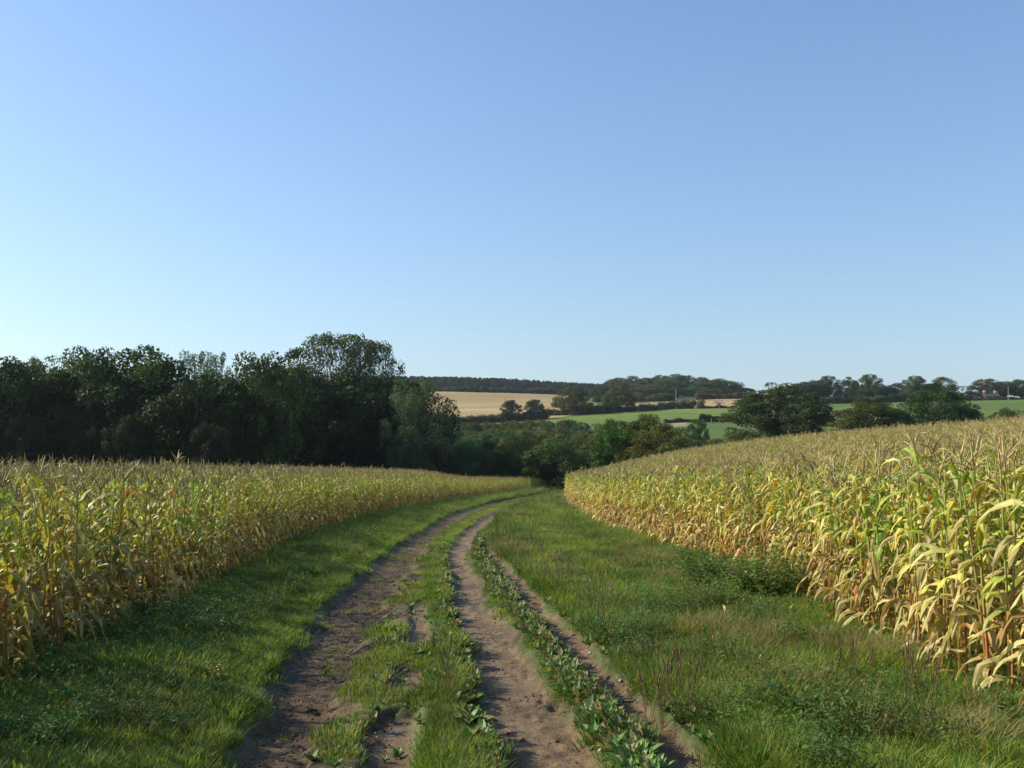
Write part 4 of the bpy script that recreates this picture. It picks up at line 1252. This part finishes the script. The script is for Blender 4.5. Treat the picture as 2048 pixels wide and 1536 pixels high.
# --- wooded hill
hg = "trees covering the wooded hill"
n = 0
for row_d, tops, p0, p1, w in [(545, 782, 1205, 1330, 38), (585, 773, 1205, 1400, 50), (570, 775, 1405, 1500, 48), (640, 765, 1210, 1480, 46), (700, 758, 1225, 1460, 44), (755, 751, 1240, 1440, 42)]:
    px = p0
    while px < p1:
        env = float(np.interp(px, [1195, 1215, 1250, 1290, 1340, 1380, 1400, 1420, 1440, 1460, 1480, 1505], [772, 763, 751, 747, 745, 748, 754, 753, 755, 760, 767, 777]))
        tp = max(tops + rng.uniform(-6, 5), env + rng.uniform(-1, 3))
        tn = [(1.1, 1.2, .9), (.6, .78, .7), (1.6, 1.5, .9), (.85, 1.2, .9), (1.5, 1.05, .8), (.5, .65, .6), (1.25, 1.45, 1.0)][rng.integers(7)]
        tree_px(['round1', 'round2', 'beech', 'oak3'][rng.integers(4)], px, row_d + rng.uniform(-12, 12), tp, w * rng.uniform(.75, 1.25), "rounded woodland tree among the canopy of the wooded hill", group=hg, tint=tn)
        px += w * rng.uniform(.5, .75); n += 1

# --- far conifer and mixed forest on the skyline: reads as one mass
def far_forest():
    rg = np.random.default_rng(51)
    n = 2100
    px = rg.uniform(730, 1235, n); d = rg.uniform(740, 1080, n)
    # edge of the forest drifts back to the right
    ok = d > np.interp(px, [730, 880, 1000, 1110, 1235], [740, 760, 770, 780, 790]); px, d = px[ok], d[ok]; n = len(px)
    x = (px - 1024) / F * d
    xy = np.stack([x, d], 1); P = put(xy)
    top = np.interp(px, [730, 900, 960, 1040, 1120, 1180, 1235], [753, 754, 756, 759, 764, 767, 770])
    zt = EYE - (top - HZ) * d / F
    con = rg.random(n) < .5
    vs = []
    for k in range(3):
        tr, lf = tree_geo(seed=60 + k, R_=2.1, npuff=26, pr=.7, nl=60, leaf=.45, zb=.12, shape='cone', c0=(.02, .04, .02), c1=(.035, .06, .03))
        mb = MB(); v, c, q, t, a, b = lf.arrays(); mb.add(v / 10, q, t, c * [.8, 1, 1.5][k]); vs.append(mb)
    for k in range(3):
        tr, lf = tree_geo(seed=70 + k, R_=4.4, npuff=34, pr=1.2, nl=60, leaf=.6, zb=.05, c0=(.03, .055, .02), c1=(.055, .075, .03))
        mb = MB(); v, c, q, t, a, b = lf.arrays(); mb.add(v / 10, q, t, c); vs.append(mb)
    H = np.clip(zt - P[:, 2], 5, 17) * rg.uniform(.72, 1.0, n) * np.where(con, 1.08, .95)
    pick = np.where(con, rg.integers(0, 3, n), rg.integers(3, 6, n))
    rot = np.stack([np.zeros(n), np.zeros(n), rg.uniform(0, 6.28, n)], 1)
    scatter("forest", vs, [M['tree']], P, rot, np.stack([H * np.where(con, 1.1, .8), H * np.where(con, 1.1, .8), H], 1), pick, label="far dark conifer forest along the skyline ridge")
far_forest()

# --- skyline trees and the farm on the right
SK = [(1604, 470, 764, 46, 'round1', "blue-green tree at the left end of the right skyline row", (.85, 1.05, .95)),
      (1632, 475, 760, 40, 'round2', "dark tree second from the left in the right skyline row", (.85, .95, .8)),
      (1656, 480, 752, 46, 'beech', "yellow-topped tree just left of the pink house", (1.2, 1.1, .8)),
      (1697, 490, 754, 42, 'oak2', "gappy tree just right of the pink house", (1.0, 1.1, .9)),
      (1738, 488, 749, 50, 'beech', "tall bright green tree right of the gappy tree", (1.1, 1.25, .8)),
      (1768, 500, 773, 44, 'round1', "low dark tree in the dip right of the tall bright green tree", (.7, .85, .9)),
      (1793, 498, 766, 36, 'round2', "low dark domed tree beside the leaning wind-shaped tree", (.65, .8, .85)),
      (1832, 470, 752, 50, 'beech', "wind-shaped green tree above the tall dark green tree", (1.0, 1.1, .85)),
      (1884, 465, 754, 48, 'round3', "reddish-topped tree at the right end of the tree group", (1.25, 1.05, .85)),
      (1940, 462, 783, 40, 'bush2', "grey thorny scrub under the crossarm pole", (.9, .9, 1.0)),
      (1915, 462, 784, 34, 'bush3', "dark scrub left of the crossarm pole", (.8, .95, .9)),
      (1972, 475, 758, 64, 'beech', "large domed tree with brown side behind the farmhouse", (1.2, 1.0, .8)),
      (2010, 478, 763, 40, 'round1', "dark tree right of the farmhouse tree", (.7, .85, .8)),
      (2042, 470, 759, 44, 'round2', "dark tree at the right end of the skyline", (.8, .9, .75)),
      (2075, 470, 764, 44, 'round1', "dark tree just past the photo's right edge", (.8, .9, .75)),
      (1712, 470, 780, 40, 'bush3', "dark bush under the gappy tree by the pink house", (.7, .85, .8)),
      (1855, 480, 768, 50, 'round1', "dark tree filling behind the wind-shaped tree", (.8, .95, .85))]
for px, d, top, w, key, lab, tn in SK:
    tree_px(key, px, d, top, w * 1.2, lab, cat="shrub" if key.startswith('bush') else "tree", tint=tn)

def hedge(pts, h, w, label, tint=(1, 1, 1), seed=0, leaf=.3, dens=60, name="hedge"):
    """one hedgerow: leaf clumps along a line on the ground"""
    rg = np.random.default_rng(900 + seed); lf = MB(); st = MB()
    pts = np.array([((p - 1024) / F * d, d) for p, d in pts])
    L_ = np.concatenate([[0], np.cumsum(np.hypot(*np.diff(pts, axis=0).T))])
    n = int(L_[-1] / (w * .42)) + 2
    o0 = np.array([pts[0][0], pts[0][1], float(T(pts[0][0], pts[0][1]))])
    for i in range(n):
        s = L_[-1] * i / (n - 1); x = np.interp(s, L_, pts[:, 0]); y = np.interp(s, L_, pts[:, 1])
        g = float(T(x, y)); hh = h * (.65 + .7 * vnoise(s / (w * 2.2), seed, seed + 3)) * rg.uniform(.85, 1.1)
        k0 = rg.random()
        for lay in range(max(2, int(hh / (w * .5)))):
            r_ = w * rg.uniform(.42, .62)
            c_ = np.array([x + rg.normal(0, .2 * w), y + rg.normal(0, .2 * w), g + min(hh - r_ * .8, r_ * .6 + lay * w * .5)]) - o0
            m_ = int(dens * r_ * r_ / (leaf * leaf) * .35)
            d = rg.normal(0, 1, (m_, 3)); d /= np.linalg.norm(d, axis=1)[:, None]
            P = c_ + d * r_ * rg.uniform(.5, 1.08, (m_, 1)) * [1, 1, .85]
            nrm = d + rg.normal(0, .5, (m_, 3)) + [0, 0, .4]; nrm /= np.linalg.norm(nrm, axis=1)[:, None]
            t1 = np.cross(nrm, rg.normal(0, 1, (m_, 3))); t1 /= np.linalg.norm(t1, axis=1)[:, None]
            t2 = np.cross(nrm, t1); sz = leaf * rg.uniform(.5, 1.3, (m_, 1))
            v = np.stack([P - t1 * sz * .6, P - t2 * sz * .4, P + t1 * sz * .6, P + t2 * sz * .4], 1).reshape(-1, 3)
            k = np.clip(k0 * .6 + rg.random(m_) * .5, 0, 1)[:, None]
            c = np.array([.035, .06, .02]) * (1 - k) + np.array([.085, .095, .035]) * k
            if k0 > .8: c = c * .6 + np.array([.13, .08, .04]) * .4
            lf.add(v, np.arange(m_ * 4).reshape(m_, 4), None, np.repeat(c, 4, 0))
        if i % 3 == 0:
            b = np.array([x, y, g - .2]) - o0
            tube(st, [b, b + [rg.normal(0, .2), 0, hh * .5], b + [rg.normal(0, .3), 0, hh * .8]], [.08, .05, .02], 4)
    r = empty(name, o0)
    a = lf.build("foliage", M['tree'], r); a.color = (*tint, 1)
    st.build("stems", M['bark'], r)
    tag(r, label, "hedge")

hedge([(858, 648), (940, 652), (1030, 656), (1130, 660), (1190, 655)], 4.2, 4.0, "long dark hedge along the top of the stubble field below the forest", (.85, 1.1, 1.0), 1, .5)
hedge([(868, 352), (930, 356), (1000, 362), (1055, 370), (1095, 380)], 3.4, 2.6, "dark hedge under the two small oaks at the foot of the stubble field", (.9, .95, .95), 2, .3)
hedge([(1090, 402), (1140, 398), (1190, 396), (1215, 400)], 3.6, 3.0, "brownish hedge under the big domed tree", (1.2, 1.05, .95), 3, .3)
hedge([(1200, 398), (1260, 402), (1320, 404)], 2.4, 2.4, "brown hedge right of the rounded tree above the bright pasture", (1.3, 1.0, .9), 4, .3)
hedge([(1322, 408), (1350, 410), (1375, 410), (1398, 409)], 3.4, 3.0, "taller dark hedge with bushes between the pasture and the tan field", (.9, 1.05, .95), 5, .3)
hedge([(1398, 408), (1440, 408), (1490, 408)], 1.0, 1.3, "low thin hedge continuing to the stag-headed tree", (1.1, 1.1, .8), 6, .25)
hedge([(1400, 322), (1430, 324), (1462, 326)], 1.9, 1.6, "short grey hedge behind the two fence posts in the pasture", (.9, .85, .95), 7, .22)
hedge([(1330, 318), (1360, 322), (1385, 322)], 1.3, 1.4, "low brown bank hedge at the dry corner of the pasture", (1.3, 1.0, .8), 8, .22)
hedge([(1570, 452), (1620, 452), (1660, 451), (1760, 452), (1840, 453), (1912, 453)], 3.4, 2.6, "long dark clipped hedge in front of the pink house and skyline trees", (.6, .8, .8), 9, .3)
hedge([(1905, 452), (1960, 453), (2010, 455), (2090, 458)], 1.1, 1.3, "low hedge along the top of the right pasture by the farmhouse", (.8, .95, .8), 10, .25)
hedge([(1190, 545), (1240, 548), (1300, 540), (1345, 532)], 4.0, 3.4, "brown scrub edge at the left foot of the wooded hill", (1.3, 1.0, .9), 11, .4)
hedge([(1395, 522), (1420, 524), (1455, 522), (1490, 526)], 3.2, 3.0, "russet scrub edge at the right foot of the wooded hill", (1.5, 1.05, .85), 12, .4)

# dead tree
def dead_tree():
    d = 407; x = (1438 - 1024) / F * d; g = float(T(x, d))
    r = empty("dead_tree", (x, d, g)); rg = np.random.default_rng(8); mb = MB(); iv = MB()
    tube(mb, [(0, 0, -.2), (.1, 0, 1.0), (.0, .1, 1.7)], [.42, .36, .3], 8)
    for a, l in [(2.9, 2.6), (2.4, 3.0), (1.6, 2.2), (.9, 2.8), (.3, 2.6), (1.9, 2.4)]:
        e = np.array([math.cos(a) * l, rg.normal(0, .4), 1.4 + math.sin(a) * l * .8 + .3])
        b = np.array([0, 0, 1.4]); m_ = (b + e) / 2 + [0, 0, .35]
        tube(mb, [b, m_, e], [.2, .12, .04], 5)
        for _ in range(3): tube(mb, [m_, (m_ + e) / 2 + rg.normal(0, .3, 3), e + rg.normal(0, .6, 3)], [.07, .05, .02], 4)
    mb.build("trunk", M['wood_pale'], r)
    for k in range(260):
        p = np.array([rg.normal(0, .8), rg.normal(0, .5), abs(rg.normal(0, .7))])
        oval_leaf(iv, p, rg.uniform(0, 6.28), rg.uniform(-.3, 1), .3, .22, np.array([.03, .07, .03]) * rg.uniform(.7, 1.4), .4, 2)
    iv.build("ivy", M['tree'], r)
    tag(r, "bare stag-headed dead tree with ivy at its foot in front of the tan field", "dead tree")
dead_tree()

# poles
def pole(px, d, hpx, label, arm=0.0, dark=False):
    x = (px - 1024) / F * d; g = float(T(x, d)); h = hpx * d / F
    r = empty("utility_pole", (x, d, g)); mb = MB()
    tube(mb, [(0, 0, -.5), (0, 0, h * .5), (0, 0, h)], [.17, .15, .12], 8, cap=True)
    mb.build("pole_shaft", M['bark'] if dark else M['wood_pale'], r)
    if arm:
        a = MB(); box(a, (-arm, -.17, h - .35), (arm, -.125, h - .2)); a.build("crossarm", M['bark'], r)
        for k in (-arm + .1, 0, arm - .1):
            i_ = MB(); tube(i_, [(k, -.15, h - .2), (k, -.15, h - .08), (k, -.15, h - .0)], [.04, .07, .03], 6, cap=True); i_.build("insulator", M['white'], r)
    tag(r, label, "utility pole")
pole(1925.5, 457, 29, "utility pole with crossarm on the skyline left of the farmhouse", arm=1.1, dark=True)
pole(2016.5, 452, 27, "plain pale pole in front of the dark trees at the right skyline")
pole(1352, 512, 26, "slender pole against the wooded hill above the tan field")

# fence posts
for i, (px, h) in enumerate([(1422.5, 1.5), (1438.5, 1.2), (1407, 1.1), (1455, 1.1)]):
    d = 318; x = (px - 1024) / F * d
    mb = MB(); box(mb, (-.09, -.09, -.2), (.09, .09, h)); mb.add([(-.09, -.09, h), (.09, -.09, h), (.09, .09, h), (-.09, .09, h), (0, 0, h + .1)], None, [(0, 1, 4), (1, 2, 4), (2, 3, 4), (3, 0, 4)])
    o = mb.build("fence_post", M['wood_pale']); o.location = (x, d, float(T(x, d)))
    tag(o, ["taller left post of the pair before the short grey hedge", "shorter right post of the pair before the short grey hedge", "far left short post by the short grey hedge", "far right short post by the short grey hedge"][i], "fence post", "fence posts by the pasture hedge")

def house(px, d, w, dep, hw, hr, rz, label, wall, brick_chim=True, zoff=0):
    """gabled house: walls, roof, chimney, windows"""
    x = (px - 1024) / F * d; g = float(T(x, d)) + zoff
    r = empty("house", (x, d, g), rz)
    m = MB(); a, b = w / 2, dep / 2
    v = [(-a, -b, -1), (a, -b, -1), (a, b, -1), (-a, b, -1), (-a, -b, hw), (a, -b, hw), (a, b, hw), (-a, b, hw), (-a, 0, hw + hr), (a, 0, hw + hr)]
    m.add(v, [(0, 1, 5, 4), (1, 2, 6, 5), (2, 3, 7, 6), (3, 0, 4, 7)], [(4, 8, 7), (5, 6, 9)])
    m.build("wall", M[wall], r)
    k = MB(); e = .35; t = .18
    for s in (-1, 1):
        v = [(-a - e, s * (b + e), hw - e * hr / b), (a + e, s * (b + e), hw - e * hr / b), (a + e, 0, hw + hr), (-a - e, 0, hw + hr)]
        up = [(p[0], p[1], p[2] + t) for p in v]
        k.add(v + up, [(0, 1, 2, 3), (4, 7, 6, 5), (0, 4, 5, 1), (1, 5, 6, 2), (3, 2, 6, 7), (0, 3, 7, 4)])
    rf = k.build("roof", M['tile'], r)
    for cx in (-a * .75, a * .75):
        c = MB(); box(c, (cx - .45, -.35, hw + hr - .6), (cx + .45, .35, hw + hr + 1.1)); box(c, (cx - .52, -.42, hw + hr + 1.1), (cx + .52, .42, hw + hr + 1.25))
        c.build("chimney", M['brick'], rf)
    for wx in (-a * .5, a * .5):
        for wz in ([1.0, 3.4] if hw > 4 else [1.0]):
            fr = MB(); box(fr, (wx - .6, -b - .06, wz), (wx + .6, -b - .003, wz + 1.2)); fo = fr.build("window", M['white'], r)
            gl = MB(); box(gl, (wx - .5, -b - .09, wz + .1), (wx + .5, -b - .063, wz + 1.1)); gl.build("pane", M['glass'], fo)
    for s in (-1, 1):
        fr = MB(); box(fr, (s * a + (.003 if s > 0 else -.06), -.5, 2.8), (s * a + (.06 if s > 0 else -.003), .5, 4.0)); fo = fr.build("window", M['white'], r)
        gl = MB(); box(gl, (s * a + (.063 if s > 0 else -.09), -.4, 2.9), (s * a + (.09 if s > 0 else -.063), .4, 3.9)); gl.build("pane", M['glass'], fo)
    dr = MB(); box(dr, (-.5, -b - .05, -.05), (.5, -b - .003, 2.0)); dr.build("door", M['wood_pale'], r)
    tag(r, label, "house")
house(1682, 478, 5.0, 4.6, 3.0, 2.2, R(-62), "pink-rendered house gable peeping between the skyline trees", 'brick')
house(1980, 458, 6.5, 4.6, 1.9, 1.3, R(4), "dark-roofed farmhouse with lit chimney in front of the domed tree", 'tile')

# small pale shed at the skyline
def shed():
    d = 455; x = (2025.5 - 1024) / F * d; g = float(T(x, d))
    r = empty("shed", (x, d + 1.5, g + .2)); m = MB(); box(m, (-1.0, -.8, -.5), (1.0, .8, 1.2)); m.build("wall", M['wood_pale'], r)
    k = MB(); k.add([(-1.2, -1, 1.2), (1.2, -1, 1.2), (1.2, 1, 1.55), (-1.2, 1, 1.55), (-1.2, -1, 1.3), (1.2, -1, 1.3), (1.2, 1, 1.65), (-1.2, 1, 1.65)], [(0, 3, 2, 1), (4, 5, 6, 7), (0, 1, 5, 4), (1, 2, 6, 5), (2, 3, 7, 6), (3, 0, 4, 7)])
    k.build("roof", M['white'], r)
    tag(r, "tiny pale-roofed shed on the skyline right of the plain pole", "shed")
shed()

# crow on the stubble, bird in the sky
def bird(x, y, z, s, label, fly):
    mb = MB(); rg = np.random.default_rng(3)
    tube(mb, [(-.26, 0, .0), (-.15, 0, .02), (-.02, 0, .03), (.10, 0, .05), (.18, 0, .09), (.25, 0, .09), (.31, 0, .08)], [.02, .05, .085, .07, .05, .045, .008], 8, cap=True)
    mb.add([(-.22, -.02, .0), (-.22, .02, .0), (-.44, .06, .0), (-.44, -.06, .0)], [(0, 1, 2, 3)])
    if fly:
        for q in (-1, 1):
            mb.add([(.08, q * .03, .06), (-.10, q * .03, .05), (-.16, q * .3, .14), (.10, q * .3, .15), (-.12, q * .62, .10), (-.02, q * .6, .11)], [(0, 1, 2, 3), (3, 2, 4, 5)])
    else:
        for q in (-.03, .03): tube(mb, [(0, q, -.02), (.01, q, -.12), (.0, q, -.2)], [.012, .008, .008], 4)
    o = mb.build("bird", M['bird'], None, True); o.location = (x, y, z); o.scale = (s, s, s)
    tag(o, label, "bird")
d = 560; bx_ = (1010 - 1024) / F * d
bird(bx_, d, float(T(bx_, d)) + .3, 1.9, "dark crow standing on the stubble field", False)
d = 160; bird((852 - 1024) / F * d, d, EYE + (HZ - 504) / F * d, .45, "tiny bird flying in the blue sky", True)

# ------------------------------------------------------------------ the faint blue haze over the far slopes
def haze():
    m, nt, N, L = nodes_of("haze_air")
    pv = N("ShaderNodeVolumePrincipled")
    pv.inputs['Color'].default_value = (0.80, 0.88, 1.0, 1)
    pv.inputs['Density'].default_value = 0.00009
    pv.inputs['Anisotropy'].default_value = 0.3
    out = N("ShaderNodeOutputMaterial"); L(pv.outputs[0], out.inputs['Volume'])
    mb = MB(); box(mb, (-2900, -40, -62), (2900, 3700, 70))
    o = mb.build("haze", m); tag(o, "thin pale blue haze lying over the whole valley", kind='stuff')
haze()
